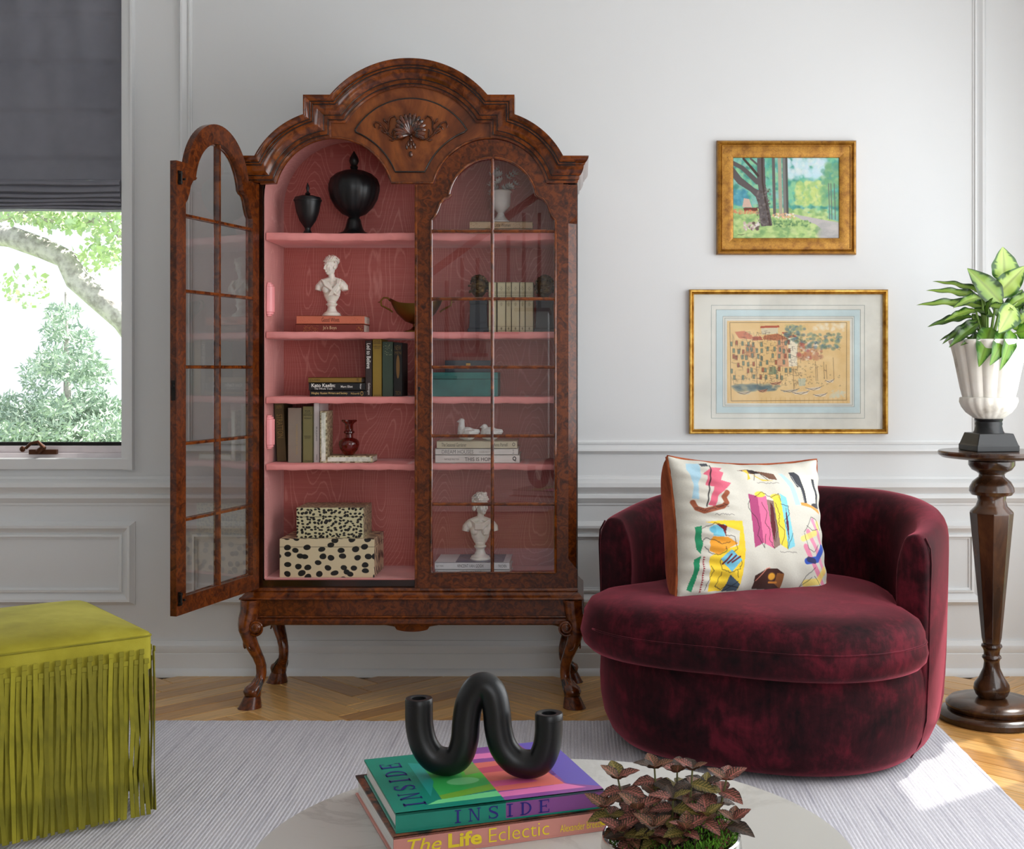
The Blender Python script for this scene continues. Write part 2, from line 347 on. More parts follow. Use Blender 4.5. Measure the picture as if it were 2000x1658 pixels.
# roman blind
m_blind = mat('charcoal linen', (122, 123, 132), .85, cols=[(.3, (112, 113, 122)), (.7, (130, 130, 139))], scale=3, bump=.25, bscale=900, stretch=(1, 1, 1), sheen=.2)
bl = thing('roman_blind', 'charcoal linen roman blind half raised in the window', 'blind', ((wL+wR)/2, 4.94, wz(408)))
bw, bh = 90, 120; P = np.zeros((bh, bw, 3)); xs = np.linspace(wL+.012, wx(236.5), bw); zs = np.linspace(wT-.005, wz(352), bh)
Xg, Zg = np.meshgrid(xs, zs); yy = .004*np.sin(Xg*23+np.sin(Zg*9)*.7)+.003*np.sin(Xg*51+Zg*4)
for zt in (wz(27), wz(121), wz(217), wz(311)):
    yy += .006*np.exp(-((Zg-zt)/.012)**2)+.004*np.exp(-((Zg-zt-.02)/.03)**2)*-1
    for xt in (wx(57), wx(200)): yy += .007*np.exp(-((Zg-zt)/.012)**2-((Xg-xt)/.02)**2)
yy -= .03*np.clip((wz(311)-Zg)/(wz(311)-wz(352)), 0, 1)**1.5
P[..., 0] = Xg+np.where(Xg > wx(228), .003*np.sin(Zg*33), 0); P[..., 1] = 4.955+yy; P[..., 2] = Zg
o = link('cloth', gridmesh('cloth', P, m_blind), bl); o.location = -bl.location; md = o.modifiers.new('s', 'SOLIDIFY'); md.thickness = .002
ys = [350, 360, 374, 384, 392, 399, 405, 409]
for i in range(7):
    mb = MB(); a = ys[i]; b = ys[i+1]+(3 if i < 6 else 0); n = 40; rings = []
    for j in range(n+1):
        x = wL+.012+(wx(237.5)-wL-.012)*j/n; s = 3*math.sin(j*.31+i)*k*.35-.5*k; z0, z1 = wz(a)+s, wz(b)+s; yo = 4.918+.004*i
        rings.append([(x, yo+.05, z0), (x, yo, z0-.1*(z0-z1)), (x, yo-.013, z0-.5*(z0-z1)), (x, yo-.014, z1+.12*(z0-z1)), (x, yo-.004, z1), (x, yo+.05, z1)])
    mb.loft(rings).build('fold', m_blind, bl)
# glazed side door in the right-hand wall
w2 = thing('window_2', 'x', None, (X1+.1, 4.44, 0)); del w2['label']; w2['kind'] = 'structure'
mb = MB(); mb.box((X1+.05, 4.16, .04), (X1+.1, 4.21, 2.5)); mb.box((X1+.05, 4.67, .04), (X1+.1, 4.72, 2.5)); mb.box((X1+.05, 4.16, .04), (X1+.1, 4.72, .25)); mb.box((X1+.05, 4.16, 2.42), (X1+.1, 4.72, 2.5)); mb.build('door_frame', m_trim, w2, smooth=0)
for z in (1.5,): MB().box((X1+.06, 4.21, z), (X1+.09, 4.67, z+.03)).build('glazing_bar', m_trim, w2, smooth=0)
MB().box((X1+.073, 4.21, .25), (X1+.076, 4.67, 2.42)).build('glass_pane', m_wglass, w2, smooth=0)
# ------------------------------------------------------------ floor: base, then loose herringbone boards
fb = MB().box((X0-.15, YB-.15, -.06), (X1+.15, WY+.16, -.012)); m_under = mat('oak floor far part', (176, 134, 84), .4, cols=[(.3, (150, 106, 60)), (.7, (196, 152, 98))], scale=4, stretch=(4, .5, 1), rot=(0, 0, .78))
floor = struct('floor', fb, m_under, smooth=0)
mfl = []
for i, c in enumerate([(206, 158, 92), (192, 142, 78), (216, 170, 106), (180, 130, 70), (212, 164, 98)]):
    c = np.array(c); t = NT('oak board %d' % i); v = t.coord((14, 1.2, 1)); n = t.noise(v, 5, 6, .6, .6)
    t.put(t.b, 'Base Color', t.ramp(n, [(.25, tuple(c*.78)), (.5, tuple(c)), (.8, tuple(c*1.1))])); t.b.inputs['Roughness'].default_value = .3; t.b.inputs['Coat Weight'].default_value = .2
    t.bump(n, .05, .001); mfl.append(t.m)
bwid, blen = .092, .552; e = .0012
pm = []
for mt in mfl:
    mb = MB(); h = .012; b = .0018
    r0 = [(e, e), (bwid-e, e), (bwid-e, blen-e), (e, blen-e)]; r1 = [(e+b, e+b), (bwid-e-b, e+b), (bwid-e-b, blen-e-b), (e+b, blen-e-b)]
    mb.loft([[(x, y, -h) for x, y in r0], [(x, y, -b) for x, y in r0], [(x, y, 0) for x, y in r1]]); pm.append(mb.mesh('board', mt, 0))
cnt = 0; boards = []
c45 = math.cos(PI/4); W_, L_ = bwid, blen
rgf = random.Random(3)
def need(cx, cy):
    if cy > WY+.1 or cx > X1+.1 or cx < X0-.1 or cy < YB: return False
    if cy > 4.02 and -2.0 < cx < 1.3: return True
    return cx > .98 and cy > 2.7
def place(x, y, rot):
    # lattice coordinates -> rotate by 45 deg
    a = PI/4; wx_, wy_ = x*math.cos(a)-y*math.sin(a), x*math.sin(a)+y*math.cos(a)
    ctr = Vector((W_/2, L_/2)); ctr.rotate(Matrix.Rotation(rot+a, 2)); 
    X, Y = wx_-.05, wy_+4.2
    if not need(X+ctr.x, Y+ctr.y): return
    o = bpy.data.objects.new('board', rgf.choice(pm)); COL.objects.link(o); o.parent = floor; o.location = (X, Y, 0); o.rotation_euler = (0, 0, rot+a); boards.append(o)
# herringbone: vertical boards at (i*W, i*W + 2k... ) classic L-lattice
for i in range(-60, 60):
    for kk in range(-12, 12):
        # vertical board occupies [x,x+W]x[y,y+L]; horizontal board to its right
        x = i*W_+kk*L_; y = i*W_-kk*L_
        place(x, y, 0); place(x+W_+L_, y, PI/2)
print('boards', len(boards))
# ------------------------------------------------------------ rug
t = NT('grey striped rug'); v = t.coord((1, 1, 1)); sx = t.add('SeparateXYZ', {0: v})
st = t.math('PINGPONG', t.math('MULTIPLY', t.math('ADD', sx.outputs[0], t.math('MULTIPLY', t.noise(t.coord((30, 1.5, 1)), 1, 2), .004)), 90.), .5)
n1 = t.noise(t.coord((60, 2.2, 1)), 1.2, 5, .7); n2 = t.noise(t.coord((400, 60, 1)), 1, 2)
c = t.ramp(n1, [(.3, (176, 174, 184)), (.45, (208, 206, 213)), (.68, (222, 220, 225))]); c = t.mix(t.math('MULTIPLY', t.ramp(n2, [(.4, (0, 0, 0)), (.62, (1, 1, 1))]), .25), c, C4((150, 148, 154)))
c = t.mix(t.ramp(st, [(.0, (.5, .5, .5)), (.14, (0, 0, 0))]), c, C4((150, 148, 156)))
t.put(t.b, 'Base Color', c); t.b.inputs['Roughness'].default_value = .95; t.b.inputs['Specular IOR Level'].default_value = .1
t.bump(t.math('ADD', t.math('MULTIPLY', st, 2), n2), .4, .003)
rx0, rx1, ry0, ry1 = -2.7, 1.2, .6, 4.243
nx = 240; top = [(rx0+(rx1-rx0)*i/nx, ry1+.0035*RNG.randn()) for i in range(nx+1)]
mb = MB(); ring = [(rx0, ry0), (rx1, ry0)]+[(rx1+.001*RNG.randn(), ry0+(ry1-ry0)*i/60) for i in range(1, 60)]+top[::-1]
mb.loft([[(x, y, .0) for x, y in ring], [(x, y, .010) for x, y in ring]]); rug = mb.build('rug', t.m, smooth=0, bevel=0)
tag(rug, 'pale grey ribbed area rug with streaky stripes on the oak floor', 'rug')
# ------------------------------------------------------------ outdoors: ground, branch, shrub
m_bark = mat('pale bark', (160, 154, 150), .9, cols=[(.35, (140, 134, 130)), (.6, (190, 184, 180))], scale=20, stretch=(1, 1, 1), bump=.8, bscale=18, bdist=.02)
gm = mat('lawn', (128, 150, 100), .95); struct('ground', MB().box((-25, 5.3, -.9), (20, 40, -.8)), gm, smooth=0)
tr = thing('tree', 'old tree with a thick grey limb arching across the window view', 'tree', PX(430, 950, 8.2))
def T(pts, Y): return [PX(x, y, Y+dy) for x, y, dy in pts]
MB().tube(T([(-260, 440, .2), (-80, 452, .1), (20, 462, 0), (85, 485, 0), (128, 505, 0), (150, 545, 0), (200, 590, 0), (245, 625, 0), (330, 740, .1), (400, 950, .2), (425, 1250, .3)], 8.2), [.06, .062, .07, .07, .068, .078, .075, .085, .1, .13, .16], 16).build('limb', m_bark, tr)
for pts, r in (([(245, 470, 0), (225, 440, 0), (208, 415, 0), (190, 380, 0)], .032), ([(-40, 440, -.3), (10, 425, -.3), (60, 408, -.3)], .02), ([(30, 430, -.2), (120, 428, -.2), (190, 432, -.2), (250, 440, -.2)], .02)):
    MB().tube(T(pts, 8.2), r, 8).build('branch', m_bark, tr)
def foliage(name, clusters, cols, size, Yj, n, parent, seed, narrow=.35):
    rg = np.random.RandomState(seed); V = []; Fc = []; mi = []
    for (x, y, rx_, ry_, Y, wgt) in clusters:
        for _ in range(int(n*wgt)):
            a = rg.uniform(0, 2*PI); q = math.sqrt(rg.rand()); p = PX(x+rx_*q*math.cos(a), y+ry_*q*math.sin(a), Y+rg.uniform(-Yj, Yj))
            d = Vector(rg.randn(3)).normalized(); e_ = Vector(rg.randn(3)).cross(d).normalized(); L = size*rg.uniform(.5, 1.4); b = len(V)
            V += [p, p+d*L*.5+e_*L*narrow, p+d*L, p+d*L*.5-e_*L*narrow]; Fc.append((b, b+1, b+2, b+3)); mi.append(rg.randint(len(cols)))
    me = bpy.data.meshes.new(name); me.from_pydata([tuple(v) for v in V], [], Fc)
    for c in cols: me.materials.append(c)
    me.polygons.foreach_set('material_index', mi); o = link(name, me, parent, kind='stuff'); 
    if parent is not None: o.matrix_parent_inverse = wm(parent).inverted()
    return o
def lm(name, c): return mat(name, c, .8, spec=.2)
ml = [lm('sunlit maple leaf', (186, 206, 152)), lm('pale maple leaf', (176, 198, 156))]; mc = [lm('grey green cypress', (160, 180, 162)), lm('mid cypress', (136, 158, 142)), lm('light cypress', (184, 200, 182))]  # leaf colours lightened to carry the washed-out glare of the bright garden
foliage('leaves', [(60, 410, 80, 25, 8, 1), (190, 420, 70, 30, 8, 1.1), (215, 470, 40, 50, 8.1, .6), (120, 430, 60, 20, 8, .5), (50, 560, 50, 40, 8.5, .25), (180, 510, 50, 30, 8.5, .3), (150, 360, 100, 40, 8.2, .5)], ml, .045, .3, 520, tr, 4)
sh = thing('cypress_shrub', 'feathery grey green cypress shrub outside the window', 'shrub', PX(130, 1100, 7.2))
cl = []
for i in range(70):
    rg = RNG; tt = rg.rand(); y = 600+300*tt**.8; half = 20+150*tt; x = 130+rg.uniform(-half, half); cl.append((x, y, 20+22*tt, 9+12*tt, 7.2+rg.uniform(-.5, .5), .22))
cl += [(x, 850+RNG.uniform(-20, 20), 30, 26, 7.1, .8) for x in range(-30, 260, 26)]+[(x, 800+RNG.uniform(-20, 20), 26, 24, 7.3, .4) for x in range(-30, 250, 26)]
foliage('foliage', cl, mc, .042, .12, 620, sh, 9, .14)
MB().tube([PX(130, 1100, 7.2), PX(132, 800, 7.2), PX(128, 570, 7.2)], [.04, .025, .006], 8).build('trunk', m_bark, sh)
# ------------------------------------------------------------ the bookcase cabinet
YD = 4.46; S = YD/F
cx = lambda x: (x-1130)*S
cz = lambda y: 1.2+(720-y)*S
cab = thing('display_cabinet', 'tall carved walnut display cabinet with glazed doors, left one open, and pink silk lining', 'cabinet', (cx(806), 4.64, 0))
YBK = 4.80
def outline(u, n=18):
    A = (653-math.sqrt((116+u)**2-(28+u)**2), 359-u); B = (649-u, 387-math.sqrt((116+u)**2-(4+u)**2))
    a0 = math.degrees(math.atan2(387-A[1], A[0]-653)); a1 = math.degrees(math.atan2(387-B[1], B[0]-653))
    L = [(484, 359-u)]+arc(653, 387, 116+u, a0, a1, n)+[(649-u, 242-u)]
    R = 149.8+u; D0 = 804-math.sqrt(R*R-(79.5+u)**2); b0 = math.degrees(math.atan2(79.5+u, D0-804))
    L += arc(804, 321.5, R, b0, 90, n); return L+[(1608-x, y) for x, y in L[-2::-1]]
# crest moulding
prof = [(0, 0), (0, .010), (3, .013), (5, .013), (6, .018), (11, .020), (13, .020), (14, .026), (19, .034), (25, .040), (31, .042), (33, .048), (35, .048), (38, .056), (43, .064), (46, .066), (48, .066), (48, 0)]
rings = []; ex = lambda L, v, y: [(cx(x)+(-v if i == 0 else v if i == len(L)-1 else 0), y, cz(yy)) for i, (x, yy) in enumerate(L)]
mb = MB(); cols_ = []
for u, v in prof:
    L = outline(u); r = ex(L, v*.7, YD-.012-v); r = [(r[0][0], YBK, r[0][2])]+r+[(r[-1][0], YBK, r[-1][2])]; cols_.append(r)
mb.loft(cols_, close=False, caps=False)
o48 = outline(48); mb.build('crest_moulding', m_woodm, cab, smooth=28)
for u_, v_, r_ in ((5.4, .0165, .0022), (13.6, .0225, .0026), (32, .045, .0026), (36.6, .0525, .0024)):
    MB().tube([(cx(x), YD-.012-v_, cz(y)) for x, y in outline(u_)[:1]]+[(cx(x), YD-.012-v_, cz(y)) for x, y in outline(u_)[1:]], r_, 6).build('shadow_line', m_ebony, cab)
# crest core behind the moulding
L = [(x, y) for x, y in outline(40)]; L[0] = (484, L[0][1]); L[-1] = (1124, L[-1][1])
def inner(e_=0): return [(515-e_, 1131+e_)]+[(515-e_, 500)]+arc(653, 386, 138+e_, 180, 22, 24)+arc(959, 386, 138+e_, 158, 0, 24)+[(1097+e_, 500), (1097+e_, 1131+e_)]
def P2(L): return [(cx(x), cz(y)) for x, y in L]
body_out = [(484, 1160)]+[(484, L[0][1])]+L[1:-1]+[(1128, L[-1][1]), (1128, 1160)]
inn = inner(2.5); inn = inn[::-1]
mb = MB(); mb.prism([P2(body_out), P2(inn)], YD+.006, YBK); mb.build('carcass', m_woodd, cab, smooth=30)
MB().prism([P2(body_out)], YBK, YBK+.008).build('back_board', m_woodd, cab, smooth=0)
# canted corner posts (between cornice and waist) with stops
for sgn, xa, xb, nm in ((1, 1111, 1127, 'corner_post'), (-1, 484, 500, 'corner_post')):
    mb = MB(); zt, zb = cz(362), cz(1148); f = YD-.012; 
    if sgn > 0: xi, xo = cx(1108), cx(1127)
    else: xi, xo = cx(504), cx(484.5)
    full = [(xi, f), (xo, f), (xo, f+.02), (xi, f+.02)]; c_ = .016
    cut = [(xi, f), (xi+sgn*.004, f), (xo, f+.0195), (xi, f+.02)]
    rr = lambda pts, z: [(p[0], p[1], z) for p in pts]
    mb.loft([rr(full, zt), rr(full, cz(420)), rr(cut, cz(437)), rr(cut, cz(1090)), rr(full, cz(1112)), rr(full, zb)])
    mb.build(nm, m_wood, cab, smooth=0)
# side faces outside the posts
for x in (484.5, 1127.5): MB().box((cx(x)-.0015, YD+.008, cz(1150)), (cx(x)+.0015, YBK, cz(362))).build('side_panel', m_wood, cab, smooth=0)
# frieze with the two arches
fr = [(537, 359)]; A0 = math.degrees(math.asin(26/116))
la = arc(653, 387, 116, 180-13.96, 13.96, 30); ra = arc(959, 387, 116, 180-13.96, 13.96, 30)
low = [(510, 361)]+la+ra+[(1100, 361)]
up = [p for p in outline(6)]; up[0] = (510, 353); up[-1] = (1100, 353)
up = [p for p in up if True]
mb = MB(); mb.prism([P2(low+up[::-1])], YD-.012, YD+.008); mb.build('frieze', m_frieze, cab, smooth=20)
pl = arc(804, 321.5, 127, 180-31.5, 31.5, 26)
lowr = arc(959, 387, 138, 112, 158.5, 14); lowl = [(1608-x-4, y) for x, y in lowr][::-1]
pan = pl+lowr+[(x+0, y) for x, y in lowl]
cen = (804, 262)
mb = MB(); ctr_ = Vector((cx(804), YD-.0165, cz(262)))
r0 = [Vector((cx(x), YD-.012, cz(y))) for x, y in pan]; sh_ = lambda p, k_, y: ctr_+(p-ctr_)*k_
mb.loft([r0, [Vector((p.x, YD-.0145, p.z)) for p in r0], [Vector(((p.x-ctr_.x)*.985+ctr_.x, YD-.018, (p.z-ctr_.z)*.985+ctr_.z)) for p in r0]])
mb.build('frieze_panel', m_frieze, cab, smooth=20)
pts = [Vector((cx(x), YD-.0145, cz(y))) for x, y in pan]; MB().tube(pts+[pts[0]], .0042, 8).build('panel_bead', m_ebony, cab)
pts = [Vector((cx(x), YD-.0125, cz(y-1))) for x, y in low[1:-1]]; MB().tube(pts, .0042, 8).build('arch_bead', m_woodm, cab)
# carved shell, scrolls and leaves
car = mat('carved walnut', (46, 24, 14), .22, cols=[(.35, (28, 14, 8)), (.6, (96, 46, 20))], scale=60, coat=.7)
mb = MB(); b0 = Vector((cx(804), YD-.02, cz(266)))
for i in range(15):
    a = math.radians(-28+236*i/14); L_ = 35*(1 if 3 < i < 11 else .9)-2*abs(math.sin(i*2.1)); d = Vector((math.cos(a), 0, math.sin(a))); pts = []; rs = []
    for q in range(9):
        tt = q/8; pts.append(b0+d*(tt*L_*S)*1+Vector((0, -.006-.016*math.sin(tt*2.2), (6*S)*math.sin(tt*1.5)))); rs.append((.0014+.0066*math.sin(tt*1.75))*(1 if q < 8 else .6))
    mb.tube(pts, rs, 8)
mb.ell((cx(804), YD-.024, cz(246)), (17*S, .012, 20*S)); mb.build('carved_shell', car, cab)
def curl(mb, pts, r0_, r1_): 
    P_ = [Vector((cx(x), YD-.021, cz(y))) for x, y in pts]; n = len(P_); mb.tube(P_, [r0_+(r1_-r0_)*math.sin(PI*i/(n-1)) for i in range(n)], 7)
def spiral(x, y, r, turns, a0, n=26, dr=.15): return [(x+r*(1-(1-dr)*i/n)*math.cos(a0+turns*2*PI*i/n), y+r*(1-(1-dr)*i/n)*math.sin(a0+turns*2*PI*i/n)) for i in range(n+1)]
lf = [[(796, 268), (786, 276), (772, 274), (760, 265), (752, 252), (744, 243), (736, 240), (732, 246), (735, 252)],
      [(758, 262), (762, 250), (761, 240), (764, 232), (772, 229), (776, 235)], [(762, 262), (754, 262), (748, 258), (747, 255)],
      [(775, 274), (768, 277), (762, 275)], [(770, 270), (768, 262), (769, 254)], [(780, 275), (779, 268), (776, 262)], [(760, 245), (753, 238), (752, 233)], [(790, 273), (784, 267), (782, 259)], [(750, 248), (744, 250), (741, 255)]]
mb = MB()
for l in lf:
    for q in (l, [(1608-x, y) for x, y in l]): curl(mb, q, .0016, .0042)
for x in (796, 812):
    curl(mb, spiral(x, 260, 5.5, 1.6, 0), .0018, .003)
mb.build('carved_foliage', car, cab)
mb = MB(); 
for x, y, a, b_ in ((804, 268, 3, 3), (804, 275, 3.4, 4), (804, 286, 2, 8), (804, 303, 4, 6), (796, 288, 2.2, 6), (812, 288, 2.2, 6), (799, 283, 2.4, 6), (809, 283, 2.4, 6)): mb.ell((cx(x), YD-.021, cz(y)), (a*S, .005, b_*S))
mb.build('carved_drop', car, cab)
# pink lining
mb = MB(); IF, IBK = YD+.03, 4.765
L = inner(.0); n = len(L)
mb.loft([[(cx(x), y_, cz(yy)) for x, yy in L] for y_ in (YD+.008, IBK)], close=True, caps=False); mb.build('lining', m_pinks, cab, smooth=20)
MB().prism([P2(inner(2))], IBK, IBK+.02).build('lined_back', m_pink, cab, smooth=0)
# serpentine silk-covered shelves
def shelf_front(x):  # px along width -> extra depth
    u = (x-515)/(1097-515); return 4.497+.012*math.cos(u*2*PI*2)*-1-.004*math.cos(u*2*PI)
SH = {}
for nm, yt, th in (('a', 455, 15), ('b', 648, 13), ('c', 775, 13), ('d', 906, 12)):
    Yf = 4.50; zt = 1.2+(720-yt)*Yf/F; tk = th*Yf/F; SH[nm] = zt; mb = MB(); rs = []
    for i in range(61):
        x = 517+(1095-517)*i/60; X = cx(x); y0 = shelf_front(x); w_ = .0012*math.sin(i*.8)+.0008*math.sin(i*2.1)
        rs.append([(X, IBK, zt), (X, y0+.003, zt+w_*.3), (X, y0, zt-.003+w_), (X, y0, zt-tk+.003+w_), (X, y0+.003, zt-tk+w_), (X, IBK, zt-tk)])
    mb.loft(rs).build('shelf', m_pinke, cab, smooth=50)
SH['e'] = cz(1131)+.0008
MB().box((cx(516), YD+.01, cz(1131)-.004), (cx(1096), IBK, cz(1131)+.0005)).build('cabinet_floor', m_pinke, cab, smooth=0)
# pink reeded lamp covers on the side wall
for ya, yb in ((550, 616), (812, 878)):
    mb = MB(); zc = (cz(ya)+cz(yb))/2; hh = (cz(ya)-cz(yb))/2; n = 14
    def cpts(r): return [(cx(516)+r*math.sin(PI*i/n)*1.0, 4.515-r*math.cos(PI*i/n)) for i in range(n+1)]
    for z0, z1, r in ((zc-hh, zc-hh+.006, .014), (zc-hh+.006, zc-hh+.014, .020), (zc-hh+.014, zc+hh-.014, .024), (zc+hh-.014, zc+hh-.006, .020), (zc+hh-.006, zc+hh, .014)):
        mb.loft([[(x, y, z0) for x, y in cpts(r)], [(x, y, z1) for x, y in cpts(r)]])
    mb.build('lamp_cover', m_pinkp, cab, smooth=30, bevel=.001)
# waist moulding, stand frieze, apron
def hmold(nm, prof_, x0, x1, mt, sm=30):   # prof (v out, y px)
    mb = MB(); rs = []
    for v, y in prof_: rs.append([(cx(x0)-v, YBK, cz(y)), (cx(x0)-v, YD-.012-v, cz(y)), (cx(x1)+v, YD-.012-v, cz(y)), (cx(x1)+v, YBK, cz(y))])
    mb.loft(rs).build(nm, mt, cab, smooth=sm)
hmold('waist_moulding', [(0, 1147), (.004, 1149), (.006, 1152), (.003, 1154), (.010, 1157), (.018, 1162), (.024, 1164), (.026, 1167), (.022, 1168.5)], 486, 1126, m_woodm)
hmold('stand_frieze', [(.010, 1168), (.010, 1200)], 486, 1126, m_wood, 0)
hmold('frieze_bead', [(.010, 1199.5), (.015, 1200.5), (.016, 1202.5), (.012, 1204)], 486, 1126, m_woodm)
ap = []; xs = list(range(500, 1113, 4))
def apb(x):
    d = abs(x-806); y = 1218
    if d < 52: y = 1222+10*math.sqrt(max(0, 1-(d/37)**2)) if d < 34 else 1219+3*(52-d)/18
    if x < 540: y = 1218+12*((540-x)/40)**1.5
    if x > 1072: y = 1218+12*((x-1072)/40)**1.5
    return y
rs = []
for x in xs: 
    yb_ = apb(x); rs.append([(cx(x), YD+.02, cz(1204)), (cx(x), YD-.022, cz(1204)), (cx(x), YD-.030, cz(1209)), (cx(x), YD-.030, cz(1215)), (cx(x), YD-.024, cz(min(yb_, 1218))), (cx(x), YD-.016, cz(yb_)), (cx(x), YD+.02, cz(yb_))])
MB().loft(rs).build('apron', m_wood, cab, smooth=40)
for xx in (490, 1112): MB().box((cx(xx), YD+.02, cz(1224)), (cx(xx+10), YBK-.03, cz(1200))).build('side_apron', m_woodd, cab, smooth=0)
# cabriole legs
LG = [(1169, 493, 20), (1178, 492, 19), (1190, 491, 18), (1203, 488.5, 18), (1216, 487, 17.5), (1228, 486, 15.5), (1240, 488.5, 14.5), (1254, 492, 14), (1268, 497, 13), (1286, 504, 11.3), (1301, 508, 10.3), (1316, 508.5, 10), (1326, 507, 10.4), (1334, 502, 13), (1341, 496, 16.5), (1348, 494, 17.3), (1355, 495, 16), (1358, 496, 14.5)]
HF = [(1357, 495.5, 14), (1360, 495, 15), (1370, 493.5, 18), (1379, 492, 20.5), (1384.8, 491.5, 21)]
def legrings(tab, hoof=False, n=20):
    rs = []
    for y, c_, hw in tab:
        off = (c_-500)*S; z = max(cz(y), 0) if y < 1384 else 0; ring = []
        for j in range(n):
            a = 2*PI*j/n; x_, y_ = math.cos(a)*hw*S, math.sin(a)*hw*S
            if hoof:
                dd = -(x_+y_)/1.414; f_ = 1+.22*max(0, dd)/(hw*S)
                if abs(math.atan2(x_-y_, dd)) < .12: f_ *= .88
                x_ *= f_; y_ *= f_
            elif y < 1240: 
                f_ = 1+.10*(abs(math.cos(2*a))**4); x_ *= f_; y_ *= f_
            ring.append((off+x_, off+y_, z))
        rs.append(ring)
    return rs
leg0 = None; mleg = m_woodm
mb = MB(); mb.loft(legrings(LG)); me_leg = mb.mesh('leg', mleg, 50)
mb = MB(); mb.loft(legrings(HF, True)); me_hoof = mb.mesh('hoof', m_wood, 40)
mb = MB()
for (ux_, uy_) in ((1, 0), (0, 1)):     # scroll on both faces of the knee
    for kx, r_ in ((0, 14),):
        pts = []
        for i in range(46):
            q = i/45; a = -2.2+q*4.6*PI/2*1.9; rr = 15*S*(1-.86*q); u_, z_ = rr*math.cos(a), rr*math.sin(a); w_ = -(17.5*S)-.006*q
            base = Vector((0, 0, cz(1221))); p = Vector((6*S+u_, (487-500)*S+w_+.006, 0)) if ux_ else Vector(((487-500)*S+w_+.006, 6*S+u_, 0))
            pts.append(base+p+Vector((0, 0, z_)))
        mb.tube(pts, [.0042*(1-.4*i/45) for i in range(46)], 7)
    c0 = (6*S, (487-500)*S-.018) if ux_ else ((487-500)*S-.018, 6*S)
    mb.ell((c0[0], c0[1], cz(1221)), (13.5*S if ux_ else .016, .016 if ux_ else 13.5*S, 13.5*S))
    pts = []
    for i in range(20):   # lower C scroll
        q = i/19; a = 1.6+q*3.2; rr = 13*S; u_, z_ = rr*.7*math.cos(a), rr*1.15*math.sin(a); p = (-2*S+u_, (490-500)*S-12*S) ; 
        pts.append(Vector((p[0], p[1]+.002, cz(1250)+z_)) if ux_ else Vector((p[1]+.002, p[0], cz(1250)+z_)))
    mb.tube(pts, .0032, 7)
me_scr = mb.mesh('scroll', m_woodm, 50)
mb = MB()
for i in range(7):    # fan on the knee corner
    a = (i-3)/3*.62; pts = []
    for q in range(8):
        tt = q/7; z = cz(1206)+tt*27*S; sp = math.sin(a)*(.004+.024*tt); dgo = -.0245-.004*math.cos(a)-.003*tt*(1-abs(a)); pts.append(Vector((dgo+sp*.9, dgo-sp*.9, z)))
    mb.tube(pts, [.0012+.003*math.sin(min(q/7*2.2, 2.6)) for q in range(8)], 6)
me_fan = mb.mesh('knee_fan', m_woodm, 50)
mb = MB()
for i in range(16):   # fetlock hair
    a = -PI*.25+PI+ (i-7.5)/8*2.0; a = math.radians(225)+(i-7.5)/8*1.5; r_ = 15*S; z0 = cz(1326); pts = []
    for q in range(5): 
        tt = q/4; rr = (10.5+6*math.sin(tt*1.9))*S; off = ((508-500)-(12)*tt**1.2)*S; pts.append(Vector((off+rr*math.cos(a), off+rr*math.sin(a), z0-tt*29*S-.003*math.sin(i*2.7))))
    mb.tube(pts, [.0012, .003, .0036, .003, .001], 6)
me_tuft = mb.mesh('fetlock_carving', m_woodd, 60)
for (sx_, sy_, X, Y) in ((1, 1, cx(500), YD+.0), (-1, 1, cx(1112), YD+.0), (1, -1, cx(505), YBK-.01), (-1, -1, cx(1107), YBK-.01)):
    lo = link('leg', me_leg, cab); lo.location = (X-cab.location.x, Y-cab.location.y, 0); lo.scale = (sx_, sy_, 1)
    link('hoof', me_hoof, lo)
    link('scroll', me_scr, lo)
    if sy_ > 0: link('knee_fan', me_fan, lo)
    link('fetlock_carving', me_tuft, lo)
